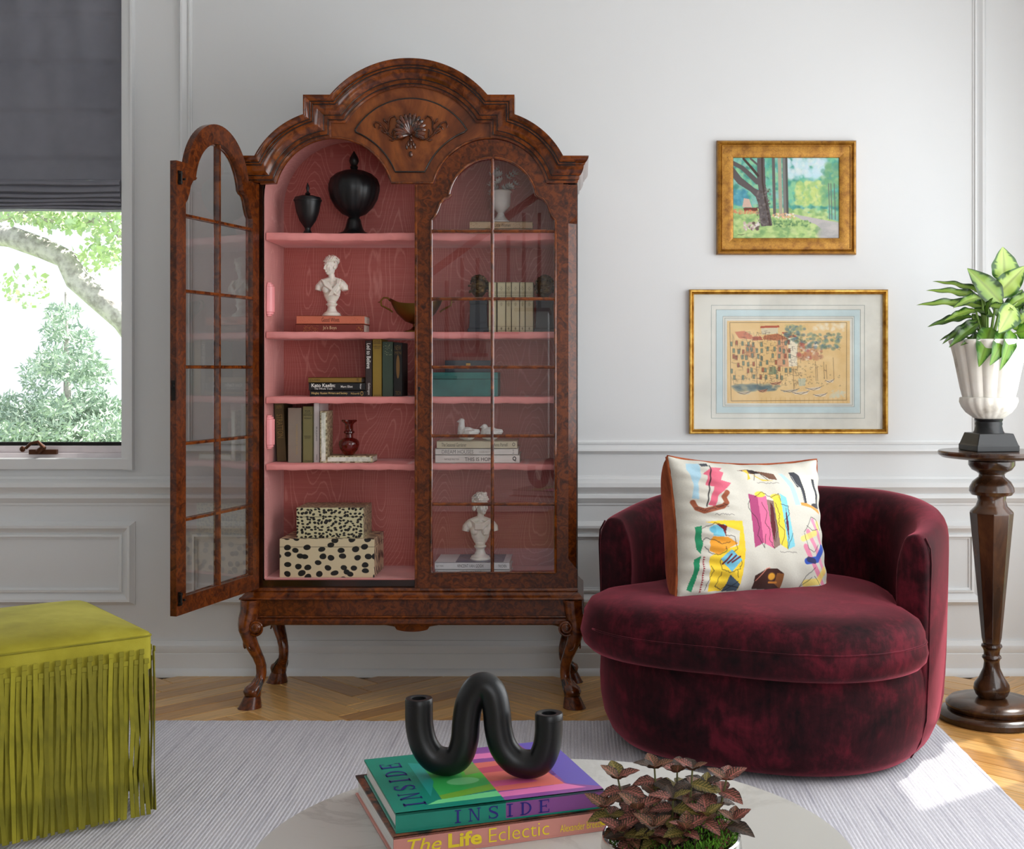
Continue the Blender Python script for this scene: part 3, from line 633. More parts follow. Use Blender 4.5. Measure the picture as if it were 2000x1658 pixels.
# ---- doors: local x = distance from hinge, z up, y=0 outside face, y=.022 inside face
def door(sgn, name):
    lx = lambda x: sgn*(1110-x)*S
    D = bpy.data.objects.new(name, None); COL.objects.link(D); D.parent = cab
    Q = lambda L: [(lx(x), cz(y)) for x, y in L]
    outl = [(1110, 1147), (1110, 361)]+arc(959, 387, 113, 13.3, 180-13.3, 30)+[(812, 361), (812, 1147)]
    og_r = [(1047, 381), (1052, 386), (1060, 388.5), (1068, 398), (1073, 412), (1078, 423), (1085, 431)]
    hole = [(1085, 1117), (843, 1117), (843, 431)]+[(1926+2-x, y) for x, y in og_r[::-1]][1:]+arc(962, 395, 86, 171, 9, 26)+og_r[1:]
    mb = MB(); mb.prism([Q(outl), Q(hole)], 0, .022); fr_ = mb.build('door_frame', m_wood, D, smooth=30, world=False)
    pts = [Vector((lx(x), -.001, cz(y))) for x, y in hole]; MB().tube(pts+[pts[0]], .0048, 8).build('glazing_bead', m_woodm, D, world=False)
    for x0, x1, y0, y1 in ((958, 966, 310, 1118),):
        mb = MB(); mb.box((lx(x0+1.5), .004, cz(y1)), (lx(x1-1.5), .021, cz(y0))); mb.tube([(lx(962), .003, cz(y1)), (lx(962), .003, cz(y0))], .0062, 10); mb.build('vertical_bar', m_woodm, D, world=False)
    rows = [452, 584, 717, 851, 984]
    for y in rows:
        mb = MB(); mb.box((lx(843), .005, cz(y+2.5)), (lx(1085), .020, cz(y-2.5))); mb.tube([(lx(843), .004, cz(y)), (lx(1085), .004, cz(y))], .0062, 10); mb.build('cross_bar', m_woodm, D, world=False)
    ys_ = [None]+rows+[1117]
    for i in range(6):
        for sd in (0, 1):
            if i == 0:
                lp = [(x, y) for x, y in hole if y < 452 and (x < 962 if sd == 0 else x > 962)]
                lp = ([(843, 452)]+lp+[(962, 309), (962, 452)]) if sd == 0 else ([(962, 452), (962, 309)]+lp+[(1085, 452)])
            else: a, b = (843, 962) if sd == 0 else (962, 1085); lp = [(a, ys_[i+1]), (a, ys_[i]), (b, ys_[i]), (b, ys_[i+1])]
            mb = MB(); q = Q(lp); tr_ = tessellate_polygon([[Vector((x, z, 0)) for x, z in q]]); mb.add([(x, .0125, z) for x, z in q], tr_); mb.build('glass_pane', m_glass, D, smooth=0, world=False)
    return D, lx
rd, lxr = door(-1, 'door'); rd.location = (cx(1110)-cab.location.x, YD-.014-cab.location.y, 0)
mb = MB(); mb.box((lxr(811), -.004, cz(1146)), (lxr(816), .0, cz(362))); mb.build('meeting_bead', m_woodm, rd, bevel=.0015, world=False)
mb = MB(); mb.ell((lxr(820), -.001, cz(757)), (.004, .003, .004)); mb.box((lxr(821.5), -.002, cz(763)), (lxr(818.5), .001, cz(757))); mb.build('keyhole', m_gap, rd, world=False)
ldo, lxl = door(1, 'door'); hx, hy = cx(497), YD-.014; ldo.location = (hx-cab.location.x, hy-cab.location.y, 0)
ang = math.atan2(-.51, -.131); ldo.rotation_euler = (0, 0, ang); ldo.scale = (.965, 1, 1)
for y, sg in ((390, 1), (1118, -1)):
    z = cz(y); x = lxl(820); mb = MB(); mb.box((x-.006, .022, z-.022), (x+.006, .027, z+.022)); mb.tube([(x, .030, z-.020), (x, .030, z+.020)], .004, 8); mb.box((x-.009, .026, z+.012), (x+.009, .031, z+.018)); mb.box((x-.009, .026, z-.018), (x+.009, .031, z-.012)); mb.ell((x-.009, .036, z-.004), (.004, .006, .004)); mb.build('bolt', m_steel, ldo, world=False)
mb = MB(); mb.box((lxl(811.6), .004, cz(775)), (lxl(812.5), .018, cz(740))); mb.ell((lxl(811.4), .012, cz(750)), (.003, .004, .006)); mb.build('lock', m_steel, ldo, world=False)
# ------------------------------------------------------------ things on the shelves
def lathe_px(x, prof, Y, zb, n=40, flute=None):
    k_ = Y/F; yb = prof[-1][1]; return MB().lathe([(r*k_, (yb-y)*k_) for r, y in prof][::-1], ((x-1130)*k_, Y, zb), n, flute)
# black urns
t1 = thing('lidded_urn', 'small plain matte black lidded urn on the top shelf', 'urn', ((601-1130)*4.6/F, 4.6, SH['a']))
lathe_px(601, [(25, 375), (26.5, 379), (24.5, 390), (22, 404), (16, 420), (9, 430), (6, 434), (5.5, 438), (8, 443), (11, 447), (11, 450)], 4.6, SH['a']).build('urn_body', m_black, t1)
lathe_px(601, [(0.5, 349), (2.2, 354), (3.6, 360), (2.2, 365), (2.4, 367), (5.5, 371), (2.5, 376-2), (14, 374.5), (24, 379.5), (27.5, 383), (27, 385.5)], 4.6, SH['a']+(450-382.5)*4.6/F).build('lid', m_black, t1)
t1 = thing('lidded_urn', 'large fluted matte black lidded urn with a tall finial on the top shelf', 'urn', ((691.5-1130)*4.62/F, 4.62, SH['a']))
fl = lambda a, z, r: 1+.022*abs(math.cos(a*8))**.5 if r > .03 else 1
lathe_px(691.5, [(20, 327), (34, 333), (45, 343), (49, 355), (49, 365), (45, 382), (36, 398), (23, 411), (12, 416), (10, 419), (12.5, 421), (14, 428), (17, 440), (21, 446), (31, 450), (34, 453), (34, 455)], 4.62, SH['a'], 96, fl).build('urn_body', m_black, t1)
lathe_px(691.5, [(0.5, 287), (4, 293), (8.5, 301), (9.5, 307), (7.5, 312), (6, 315), (8, 319), (6.5, 322), (9, 326), (22, 329)], 4.62, SH['a']+(455-330)*4.62/F).build('finial', m_black, t1)
# sculpting by voxel remesh
def sculpt(mb, name, m_, parent, vox=.0018, sm=3, col_world=True):
    o = mb.build(name, m_, parent, smooth=180, world=col_world); r = o.modifiers.new('r', 'REMESH'); r.mode = 'VOXEL'; r.voxel_size = vox; r.use_smooth_shade = True
    s_ = o.modifiers.new('s', 'SMOOTH'); s_.factor = .5; s_.iterations = sm; return o
def RZ(a): return Matrix.Rotation(a, 4, 'Z')
def bust(x, yb, yt, Y, zb, label, female, name='classical_bust'):
    # unit bust: height 1; faces -y before turning
    H = (yb-yt)*Y/F; t_ = thing(name, label, 'bust', ((x-1130)*Y/F, Y, zb)); mb = MB(); rg = random.Random(5 if female else 8)
    face = -.75 if female else .85       # yaw of the head
    mb.lathe([(.17, 0), (.17, .018), (.15, .03), (.155, .045), (.10, .075), (.075, .12), (.070, .155), (.09, .175), (.105, .19), (.10, .205), (.07, .215), (.085, .225), (.085, .25), (.06, .26)], (0, 0, 0), 28)
    # torso with cut arms
    mb.tube([(0, .0, .25), (0, .005, .33), (0, .01, .42), (0, .012, .50), (0, .012, .56)], [.10, .145, .165, .165, .12], 20, flat=.62, up=(0, 1, 0))
    for s_ in (-1, 1):
        mb.ell((s_*.045*2, -.07, .44), (.075, .05, .07)); mb.ell((s_*.175, .0, .515), (.085, .085, .08)); mb.tube([(s_*.18, 0, .52), (s_*.235, -.005, .47), (s_*.245, -.01, .42)], [.075, .07, .06], 12)
        mb.tube([(0, .01, .60), (s_*.1, .01, .57), (s_*.19, 0, .55)], [.06, .06, .05], 10)
    mb.tube([(0, .02, .52), (.0, .01, .62), (math.sin(face)*.015, -.008, .70), (math.sin(face)*.02, -.01, .76)], [.085, .062, .055, .055], 14)
    M = Matrix.Translation((math.sin(face)*.02, -.012, .80)) @ RZ(face) @ Matrix.Rotation(.08, 4, 'X') @ Matrix.Scale(1.3, 4)
    hd = MB()
    hd.ell((0, .012, .045), (.078, .098, .095)); hd.ell((0, -.028, -.005), (.062, .066, .09)); hd.ell((0, -.055, -.068), (.030, .026, .024)); hd.ell((0, .0, -.04), (.06, .05, .055))
    hd.tube([(0, -.088, .035), (0, -.104, .005), (0, -.112, -.014), (0, -.098, -.02)], [.009, .012, .014, .009], 8)       # nose
    for s_ in (-1, 1):
        hd.tube([(s_*.008, -.090, .040), (s_*.03, -.086, .046), (s_*.052, -.066, .036)], [.008, .010, .006], 8); hd.ell((s_*.03, -.077, .018), (.014, .010, .009)); hd.ell((s_*.045, -.05, -.02), (.022, .022, .026)); hd.ell((s_*.078, .012, -.005), (.010, .018, .024))
        hd.tube([(s_*.0, -.094, -.041), (s_*.018, -.086, -.042)], [.008, .004], 7); hd.tube([(s_*.0, -.090, -.052), (s_*.014, -.084, -.050)], [.009, .005], 7)
    for _ in range(70 if not female else 46):     # curls
        a = rg.uniform(-.1, PI+.1) if rg.random() < .72 else rg.uniform(0, 2*PI); e_ = rg.uniform(-.1 if not female else .05, 1.35)
        if math.sin(a) < -.2 and e_ < .62: continue
        r_ = .088+.012; p = Vector((math.cos(a)*math.cos(e_)*r_*.95, .018+math.sin(a)*math.cos(e_)*r_*1.12, .045+math.sin(e_)*r_*1.02)); 
        q = (.016 if not female else .013)*rg.uniform(.8, 1.3); hd.ell(p, (q, q, q*.9), 8, 6)
    for i in range(9):     # front roll of waves
        a = -PI+.25+(PI-.5)*i/8; 
        for kk in range(3): hd.tube([Vector((math.cos(a)*.082, .0+math.sin(a)*.088+kk*.02, .075+.022*kk)), Vector((math.cos(a+.18)*.084, .0+math.sin(a+.18)*.09+kk*.02, .083+.022*kk)), Vector((math.cos(a+.34)*.08, .004+math.sin(a+.34)*.088+kk*.02, .073+.022*kk))], [.010, .013, .008], 7)
    if female:
        hd.ell((0, .105, .07), (.038, .04, .038)); hd.ell((0, .03, .135), (.05, .03, .022)); 
        for i in range(7): hd.ell((.03*math.cos(i), .11+.02*math.sin(i*2), .07+.03*math.sin(i)), (.014, .014, .014), 8, 6)
    else:
        for s_ in (-1, 1): hd.ell((s_*.022, -.045, .148), (.024, .022, .02)); hd.ell((s_*.08, .045, -.03), (.02, .03, .03))
    mb.add([M @ Vector(v) for v in hd.v], hd.f)
    # drapery folds
    for i in range(9):
        q = i/8; 
        if female: pts = [(-.17+.03*i, -.07-.02*q, .60-.012*i), (-.10+.035*i*1.0, -.125, .50-.02*i), (.02+.025*i, -.12, .42-.02*i), (.12+.01*i, -.08, .33)] if i < 5 else [(.17-.02*(i-5), -.05, .61), (.15-.01*(i-5), -.11, .52), (.09-.02*(i-5), -.125, .42), (.02-.02*(i-5), -.12, .33)]
        else: pts = [(-.16, -.055+.01*i, .60-.014*i), (-.07, -.118, .545-.020*i), (.05, -.125, .54-.018*i), (.17, -.07, .61-.012*i)] if i < 5 else [(.20-.015*(i-5), -.06, .56), (.17-.012*(i-5), -.10, .47), (.13-.02*(i-5), -.11, .38)]
        mb.tube(pts, [.010, .016, .015, .008][:len(pts)], 8)
    zm = max(v[2] for v in mb.v); k_ = H/zm; mb.v = [(a*k_*.9, b*k_, c*k_) for a, b, c in mb.v]
    mb.v = [(a+t_.location.x, b+Y, c+zb) for a, b, c in mb.v]
    sculpt(mb, 'figure', m_plaster, t_, .0011, 1); return t_
def book(label, x0, x1, yt, yb, Y, dep, col, horiz=True, texts=(), zb=None, rz=0, page_col=None, group=None, back=0, deco=None, cat='book', soft=.55):
    k_ = Y/F; X0_, X1_ = (x0-1130)*k_, (x1-1130)*k_; hgt = (yb-yt)*k_; zb = zb if zb is not None else 1.2+(720-yb)*k_
    t_ = thing('book', label, cat, ((X0_+X1_)/2, Y, zb), rz, group); w_ = X1_-X0_; c_ = mat('cover '+label[:30], col, soft, bump=.08, bscale=500)
    mb = MB(); b_ = .0022
    if horiz:
        mb.box((-w_/2, 0, 0), (w_/2, dep, b_)); mb.box((-w_/2, 0, hgt-b_), (w_/2, dep, hgt)); mb.box((-w_/2, 0, 0), (w_/2, b_, hgt))
        pg = MB().box((-w_/2+.003, b_, b_), (w_/2-.003, dep-.004, hgt-b_))
    else:
        mb.box((-w_/2, 0, 0), (-w_/2+b_, dep, hgt)); mb.box((w_/2-b_, 0, 0), (w_/2, dep, hgt)); mb.box((-w_/2, 0, 0), (w_/2, b_, hgt))
        pg = MB().box((-w_/2+b_, b_, .002), (w_/2-b_, dep-.004, hgt-.004))
    mb.build('cover', c_, t_, world=False, smooth=0, bevel=.0006, seg=1); pg.build('page_block', m_page, t_, world=False, smooth=0)
    for tx in texts:
        s_, u0, u1, v0, v1, tc = tx[:6]; rot = tx[6] if len(tx) > 6 else 0; sh_ = tx[7] if len(tx) > 7 else 0; bd = tx[8] if len(tx) > 8 else 0
        m_ = tmat(tc)
        if not rot: o_ = (-w_/2+w_*u0, -.0002, hgt*v0); ux = (w_*(u1-u0), 0, 0); uz = (0, 0, hgt*(v1-v0))
        else: o_ = (-w_/2+w_*u0, -.0002, hgt*v1); ux = (0, 0, -hgt*(v1-v0)); uz = (w_*(u1-u0), 0, 0)
        text(s_, o_, ux, uz, m_, t_, shear=sh_, bold=bd, world=False)
    if deco:     # scattered print motifs
        mb = MB(); rg = random.Random(len(label))
        for (u0, u1, v0, v1, n_, sz) in deco[1]:
            for _ in range(n_):
                px_, pz_ = -w_/2+w_*rg.uniform(u0, u1), hgt*rg.uniform(v0, v1); a = rg.uniform(0, PI); dx_, dz_ = math.cos(a)*sz, math.sin(a)*sz
                q = [(px_-dx_, -.0003, pz_-dz_), (px_-dz_*.4, -.0003, pz_+dx_*.4), (px_+dx_, -.0003, pz_+dz_), (px_+dz_*.4, -.0003, pz_-dx_*.4)]; mb.add(q, [(0, 1, 2, 3)])
        mb.build('printed_pattern', tmat(deco[0]), t_, world=False, smooth=0, kind='stuff')
    return t_
_tm = {}
def tmat(c):
    if c not in _tm: _tm[c] = mat('ink %d %d %d' % c, c, .5)
    return _tm[c]
WH, BK, GD, DN = (235, 232, 225), (25, 24, 26), (200, 150, 60), (60, 40, 30)
b1 = book("burgundy floral clothbound novel, lower of two under the white bust of a woman", 577, 711, 634, 650, 4.56, .13, (120, 46, 36), True, [("Jo's Boys", .40, .60, .25, .78, (225, 190, 150))], SH['b'], deco=((214, 150, 70), [(.12, .33, .1, .9, 46, .0016), (.88, .99, .1, .9, 26, .0016)]))
zt = SH['b']+16*4.56/F
b2 = book("salmon floral clothbound novel directly beneath the white bust of a woman", 579, 712, 617.5, 634, 4.56, .13, (206, 112, 84), True, [("Good Wives", .37, .63, .25, .78, (96, 48, 34))], zt, deco=((150, 82, 50), [(.02, .22, .1, .9, 22, .0014), (.78, .97, .1, .9, 22, .0014)]))
zt += 16.5*4.56/F
bust(648, 617, 497, 4.61, zt, 'white classical bust of a woman in draped robe on two red novels', True)
# bronze boat bowl
Yb = 4.60; bw_ = thing('footed_bowl', 'dark bronze boat-shaped bowl with scrolled handles behind the middle stile', 'bowl', ((813-1130)*Yb/F, Yb, SH['b']))
k_ = Yb/F; mb = MB(); c0 = (813-1130)*k_; zz = lambda y: SH['b']+(650-y)*k_
rs = []
for (rx_, ry_, y, li) in ((6, 5, 634, 0), (22, 14, 628, 0), (38, 24, 614, 1), (48, 28, 600, 3), (52, 30, 594, 7), (50, 28, 594, 7), (44, 26, 602, 4), (20, 12, 624, 0)):
    rs.append([(c0+rx_*k_*math.cos(a), Yb+ry_*k_*math.sin(a), zz(y)+li*k_*(abs(math.cos(a))**3)*1.6) for a in [2*PI*j/32 for j in range(32)]])
mb.loft(rs, caps=True).build('bowl', m_brass, bw_)
MB().lathe([(24*k_, 0), (24*k_, 3*k_), (12*k_, 6*k_), (6*k_, 12*k_), (7*k_, 18*k_)], (c0, Yb, SH['b']), 24).build('foot', m_brass, bw_)
for s_ in (-1, 1):
    pts = [(c0+s_*dx*k_, Yb, zz(y)) for dx, y in ((50, 589), (56, 582), (64, 582), (69, 588), (68, 597), (60, 601), (51, 606), (46, 610))]
    mb = MB(); mb.tube(pts, .0032, 8); mb.tube([(c0+s_*68*k_, Yb, zz(590)), (c0+s_*75*k_, Yb, zz(591))], [.003, .001], 6).build('handle', m_brass, bw_)
# shelf c
b3 = book("black hardback with gold title, bottom of the flat pile beside the upright books", 605, 715, 766, 778, 4.55, .14, (20, 20, 22), True, [('Hingley', .03, .17, .3, .72, (220, 190, 120), 0, 0, .01), ('Russian Writers and Society', .19, .67, .3, .72, (220, 190, 120), 0, 0, .01), ('McGraw-Hill', .73, .88, .35, .65, (220, 190, 120)), ('O', .90, .95, .15, .85, (200, 160, 80))], SH['c'])
zt = SH['c']+12*4.55/F
b4 = book("black hardback with large white title, middle of the flat pile", 603, 713, 751, 766, 4.55, .14, (22, 22, 24), True, [('Kato Kaelin:', .05, .47, .42, .9, WH, 0, 0, .02), ('The Whole Truth', .1, .42, .1, .35, WH), ('Marc Eliot', .57, .78, .35, .65, WH, 0, 0, .01), ('Harper', .90, .94, .15, .85, WH, 1)], zt)
zt += 15*4.55/F
book("thin mustard cloth book on top of the black flat pile", 602, 706, 741, 751, 4.56, .13, (140, 106, 42), True, [('THE', .02, .06, .2, .8, DN, 1), ('LIVES', .08, .22, .35, .65, DN), ('BY', .91, .95, .2, .8, DN, 1)], zt)
book("dark brown paperback with white title running down its spine, first of the upright four", 713.5, 727, 669, 778, 4.56, .14, (52, 38, 36), False, [('Led to Believe', .2, .78, .50, .95, WH, 1, 0, .01), ('Goldengate', .3, .7, .03, .24, WH, 1)], SH['c'])
book("mustard yellow clothbound book, second of the upright four", 727.5, 746, 666, 778, 4.56, .14, (146, 120, 42), False, [('LITTLE', .2, .8, .95, .98, DN), ('PEPPERS', .1, .9, .915, .94, DN), ('ABROAD', .1, .9, .86, .885, DN), ('SIDNEY', .2, .8, .83, .85, DN), ('BOSTON', .15, .85, .01, .03, DN)], SH['c'])
book("green clothbound book with flowered spine, third of the upright four", 746.5, 768, 671, 778, 4.56, .14, (58, 76, 62), False, [], SH['c'], deco=((172, 186, 140), [(.1, .9, .74, .97, 34, .0016)]))
bk = book("black book with gold oval on the spine, last of the upright four", 768.5, 786, 673, 778, 4.565, .14, (22, 20, 18), False, [('NEW', .15, .85, .86, .95, (110, 84, 36)), ('MEN', .15, .85, .78, .84, (110, 84, 36)), ('TECH', .2, .8, .03, .10, (110, 84, 36))], SH['c'])
mb = MB(); k_ = 4.565/F; mb.add([(3.4*k_*math.cos(a), -.0004, 58*k_+23*k_*math.sin(a)) for a in [2*PI*j/28 for j in range(28)]], [tuple(range(28))]); mb.build('gold_oval', tmat((126, 92, 44)), bk, world=False, smooth=0)
# shelf d left
ob = book("olive green worn book leaning at the left end of the fourth shelf", 541, 560, 788, 903, 4.60, .14, (92, 82, 48), False, [('DEEPER', .2, .8, .9, .95, (150, 130, 70)), ('STRATTON', .2, .8, .40, .8, (150, 130, 70), 1)], SH['d'], rz=0)
ob.rotation_euler = (0, math.radians(-3), 0); ob.location.z += .002
book("faded grey cloth book beside the leaning olive book", 562, 589, 799, 906, 4.56, .14, (138, 126, 112), False, [('HOUSEHOLD TALES', .6, .72, .15, .7, (170, 140, 84), 1)], SH['d'])
book("sage green clothbound book with black title, fourth shelf", 591, 611, 796, 906, 4.56, .14, (118, 112, 70), False, [('FIVE', .25, .75, .90, .93, BK), ('LITTLE', .2, .8, .865, .89, BK), ('PEPPERS', .1, .9, .83, .855, BK), ('MIDWAY', .15, .85, .775, .80, BK), ('MARGARET', .15, .85, .46, .48, BK), ('SIDNEY', .2, .8, .43, .45, BK), ('LOTHROP', .12, .88, .015, .04, BK)], SH['d'])
book("tall slim white book upright beside the mosaic bookend", 612.5, 624.5, 786, 906, 4.57, .16, (222, 214, 212), False, [('BUILDING', .38, .6, .35, .58, (90, 84, 84), 1), ('PHAIDON', .4, .62, .04, .13, (90, 84, 84), 1)], SH['d'])
# L-shaped mother of pearl bookend
m_shell = mat('cracked shell inlay', (220, 218, 204), .4, cols=[(.4, (196, 198, 182)), (.55, (228, 226, 214))], scale=40, stretch=(1, 1, 1)); m_edge = mat('gilt edging', (150, 128, 84), .4, cols=[(.4, (92, 74, 44)), (.6, (206, 196, 160))], scale=90)
be = thing('bookend', 'L-shaped white inlaid bookend with gilt edges beside the red vase', 'bookend', ((626-1130)*4.55/F, 4.55, SH['d'])); k_ = 4.55/F
def lbox(a, b, c, d, y0, y1): return MB().box(((a-1130)*k_, y0, SH['d']+(907-d)*k_), ((b-1130)*k_, y1, SH['d']+(907-c)*k_))
lbox(625, 638.5, 806, 907, 4.55, 4.66).build('upright', m_edge, be, bevel=.0008); lbox(638.5, 727, 893.5, 907, 4.552, 4.66).build('foot', m_edge, be, bevel=.0008)
lbox(627.5, 636, 809, 904, 4.549, 4.555).build('inlay_strip', m_shell, be, bevel=.0005); lbox(640, 724, 896, 904.5, 4.5505, 4.555).build('inlay_strip', m_shell, be, bevel=.0005)
mb = MB(); mb.box(((727.2-1130)*k_, 4.556, SH['d']+2*k_), ((727.8-1130)*k_, 4.655, SH['d']+11*k_)).build('inlay_strip', m_shell, be)
# red vase
m_ruby = mat('dark amber red glass', (90, 14, 6), .06, trans=.75, coat=.5, scale=8, cols=[(.3, (70, 8, 4)), (.6, (140, 30, 12))])
vz = SH['d']+14*4.59/F; vs_ = thing('bud_vase', 'small dark red glass vase with frilled rim and collar', 'vase', ((682-1130)*4.59/F, 4.59, vz)); fl2 = lambda a, z, r: 1+(.16*math.cos(a*6) if z > .117 else 0)
lathe_px(682, [(12, 824), (13.5, 827), (10, 831), (7.5, 834), (7.5, 845), (10.5, 847), (10.5, 850), (7.3, 852), (7.3, 859), (15, 862), (19.5, 867), (20, 873), (17, 882), (12, 889), (8.5, 893)], 4.59, vz, 48, fl2).build('vase_body', m_ruby, vs_)
# leopard boxes
def vor(name, base, spot, sc_, th, st=(1, 1, 1)):
    t = NT(name); v = t.coord(st); n = t.add('TexNoise', {'Vector': v, 'Scale': sc_*.5, 'Detail': 1}).outputs['Color']
    mx = t.add('Mix', data_type='RGBA', blend_type='LINEAR_LIGHT'); t.put(mx, 0, .006); t.put(mx, 6, v); t.put(mx, 7, n)
    sp = t.add('SeparateXYZ', {0: mx.outputs[2]}); cbx = t.add('CombineXYZ', {0: t.math('ADD', sp.outputs[0], sp.outputs[1]), 1: t.math('MULTIPLY', t.math('ADD', sp.outputs[2], sp.outputs[1]), 1.25)}); vo = t.add('TexVoronoi', {'Vector': cbx.outputs[0], 'Scale': sc_, 'Randomness': .75}, voronoi_dimensions='2D'); f = t.ramp(vo.outputs['Distance'], [(th, (1, 1, 1)), (th+.04, (0, 0, 0))])
    t.put(t.b, 'Base Color', t.mix(f, C4(base), C4(spot))); t.b.inputs['Roughness'].default_value = .35; return t.m
m_cow = vor('spotted lacquer', (202, 184, 150), (18, 16, 15), 25, .29, (1, 1, 1)); m_leo = vor('leopard lacquer', (196, 186, 148), (18, 16, 15), 66, .33)
def lbx(nm, lab, cat, x0, x1, ysplit, yt, yb, Y, dep, zb, m_, clasp=None):
    k_ = Y/F; t_ = thing(nm, lab, cat, ((x0+x1)/2*k_-1130*k_, Y, zb)); w_ = (x1-x0)*k_/2; h0 = (yb-ysplit)*k_; h1 = (yb-yt)*k_
    MB().box((-w_, 0, 0), (w_, dep, h0-.0006)).build('box_body', m_, t_, world=False, bevel=.0012, smooth=0); MB().box((-w_, 0, h0+.0006), (w_, dep, h1)).build('lid', m_, t_, world=False, bevel=.0012, smooth=0)
    MB().box((-w_+.001, .001, h0-.001), (w_-.001, dep-.001, h0+.001)).build('seam', m_gap, t_, world=False, smooth=0)
    if clasp: mb = MB(); mb.box((-.008, -.003, h0-.006), (.008, 0, h0+.012)); mb.tube([(0, -.004, h0-.010), (0, -.004, h0+.004)], .003, 8); mb.build('clasp', m_gold, t_, world=False, bevel=.001)
    return t_
lbx('storage_box', 'large cream lacquer box with big black spots on the cabinet floor', 'box', 546, 731, 1069, 1053, 1128.5, 4.49, .215, SH['e'], m_cow)
lbx('storage_box', 'smaller leopard print lacquer box stacked on the big spotted box', 'box', 579, 710, 1012, 994, 1053, 4.515, .18, SH['e']+75.5*4.49/F, m_leo)
# ---- behind the right-hand door
cr_ = (206, 178, 140); Y_ = 4.60; k_ = Y_/F; zt = SH['a']
z0 = zt; z1 = z0+14*k_; 
book("cream floral clothbound novel, lower of the two under the white flower urn", 916, 1039, 438, 452, Y_, .12, (196, 166, 128), True, [("Little Men", .42, .62, .25, .75, DN)], z0, deco=((140, 96, 60), [(.02, .2, .1, .9, 30, .0016), (.8, .98, .1, .9, 20, .0016)]))
book("cream floral clothbound novel directly beneath the white flower urn", 917, 1040, 424, 438, Y_, .12, (206, 178, 140), True, [("Little Women", .40, .65, .25, .75, DN)], z1, deco=((150, 92, 50), [(.02, .16, .1, .9, 36, .0016), (.7, .86, .1, .9, 36, .0016)]))
z2 = z1+14*k_; vs_ = thing('flower_urn', 'white plaster footed urn full of white plaster flowers', 'urn', ((978-1130)*4.64/F, 4.64, z2))
m_frost = mat('white bisque', (222, 220, 214), .6)
lathe_px(978, [(20, 362), (22, 364), (19.5, 368), (19, 380), (18, 392), (11, 400), (6, 406), (8, 412), (13, 418), (16, 421), (18, 422), (18, 425)], 4.64, z2).build('urn_body', m_frost, vs_)
k_ = 4.64/F; mb = MB(); rg = random.Random(2)
for i in range(26):
    a = rg.uniform(0, 2*PI); rr = rg.uniform(0, 30); zc = z2+(425-rg.uniform(322, 362)-(abs(rr)-10)*.25)*k_; c0 = Vector(((978-1130)*k_+rr*k_*math.cos(a), 4.64+rr*k_*.8*math.sin(a), zc)); ax = Vector((math.cos(a)*.6, math.sin(a)*.6-.3, .6)).normalized(); q = ax.to_track_quat('Z', 'Y').to_matrix().to_4x4()
    for kk in range(8):
        b_ = 2*PI*kk/8; M = Matrix.Translation(c0) @ q @ Matrix.Rotation(b_, 4, 'Z') @ Matrix.Rotation(.9, 4, 'Y')
        mb.add([M @ Vector(p) for p in ((0, 0, 0), (.006, .004, .008), (.003, 0, .018), (.006, -.004, .008))], [(0, 1, 2, 3)])
    mb.ell(c0, (.004, .004, .004), 6, 4)
mb.build('flowers', m_frost, vs_, kind='stuff')
# bookends with bronze child heads
m_slate = mat('dark slate', (44, 52, 58), .5); m_brz = mat('dark bronze', (62, 52, 38), .42, .7, cols=[(.35, (26, 22, 18)), (.62, (108, 86, 46))], scale=45)
for xc, lab in ((935, 'bronze curly-haired child head on a dark plinth left of the cream set'), (1064, 'bronze curly-haired child head on a dark plinth right of the cream set')):
    Yh = 4.58; k_ = Yh/F; c0 = (xc-1130)*k_; t_ = thing('head_bookend', lab, 'bookend', (c0, Yh, SH['b'])); g = lambda y: SH['b']+(650-y)*k_
    mb = MB(); rs = []
    for hw, y in ((20.5, 650), (20.5, 644), (18, 641), (17, 632), (16, 596), (17, 594), (17, 588), (12, 587)): rs.append([(c0+a*hw*k_, Yh+b*hw*.8*k_, g(y)) for a, b in ((-1, -1), (1, -1), (1, 1), (-1, 1))])
    mb.loft(rs).build('plinth', m_slate, t_, smooth=0, bevel=.001)
    mb = MB(); rg = random.Random(xc); mb.lathe([(9*k_, 0), (7*k_, 6*k_), (9*k_, 12*k_)], (c0, Yh, g(588)), 16); hc = Vector((c0, Yh, g(562))); R_ = 17*k_
    mb.ell(hc, (R_*.95, R_, R_*1.15)); mb.ell(hc+Vector((.002, -.018, -.010)), (R_*.7, R_*.62, R_*.75)); mb.ell(hc+Vector((0, -.045, -.008)), (.005, .006, .006)); 
    for s_ in (-1, 1): mb.ell(hc+Vector((s_*.012, -.030, -.013)), (.011, .010, .010)); mb.ell(hc+Vector((s_*.014, -.036, .004)), (.007, .005, .003))
    mb.ell(hc+Vector((0, -.038, -.021)), (.007, .005, .003))
    for _ in range(95):
        a = rg.uniform(0, 2*PI); e_ = rg.uniform(-.5, 1.5); 
        if math.sin(a) < -.35 and e_ < .45: continue
        p = hc+Vector((math.cos(a)*math.cos(e_)*R_*1.12, math.sin(a)*math.cos(e_)*R_*1.12, math.sin(e_)*R_*1.32)); q = rg.uniform(.0035, .0065); mb.ell(p, (q, q, q), 7, 5)
    sculpt(mb, 'child_head', m_brz, t_, .0016, 1)
k_ = 4.56/F; 
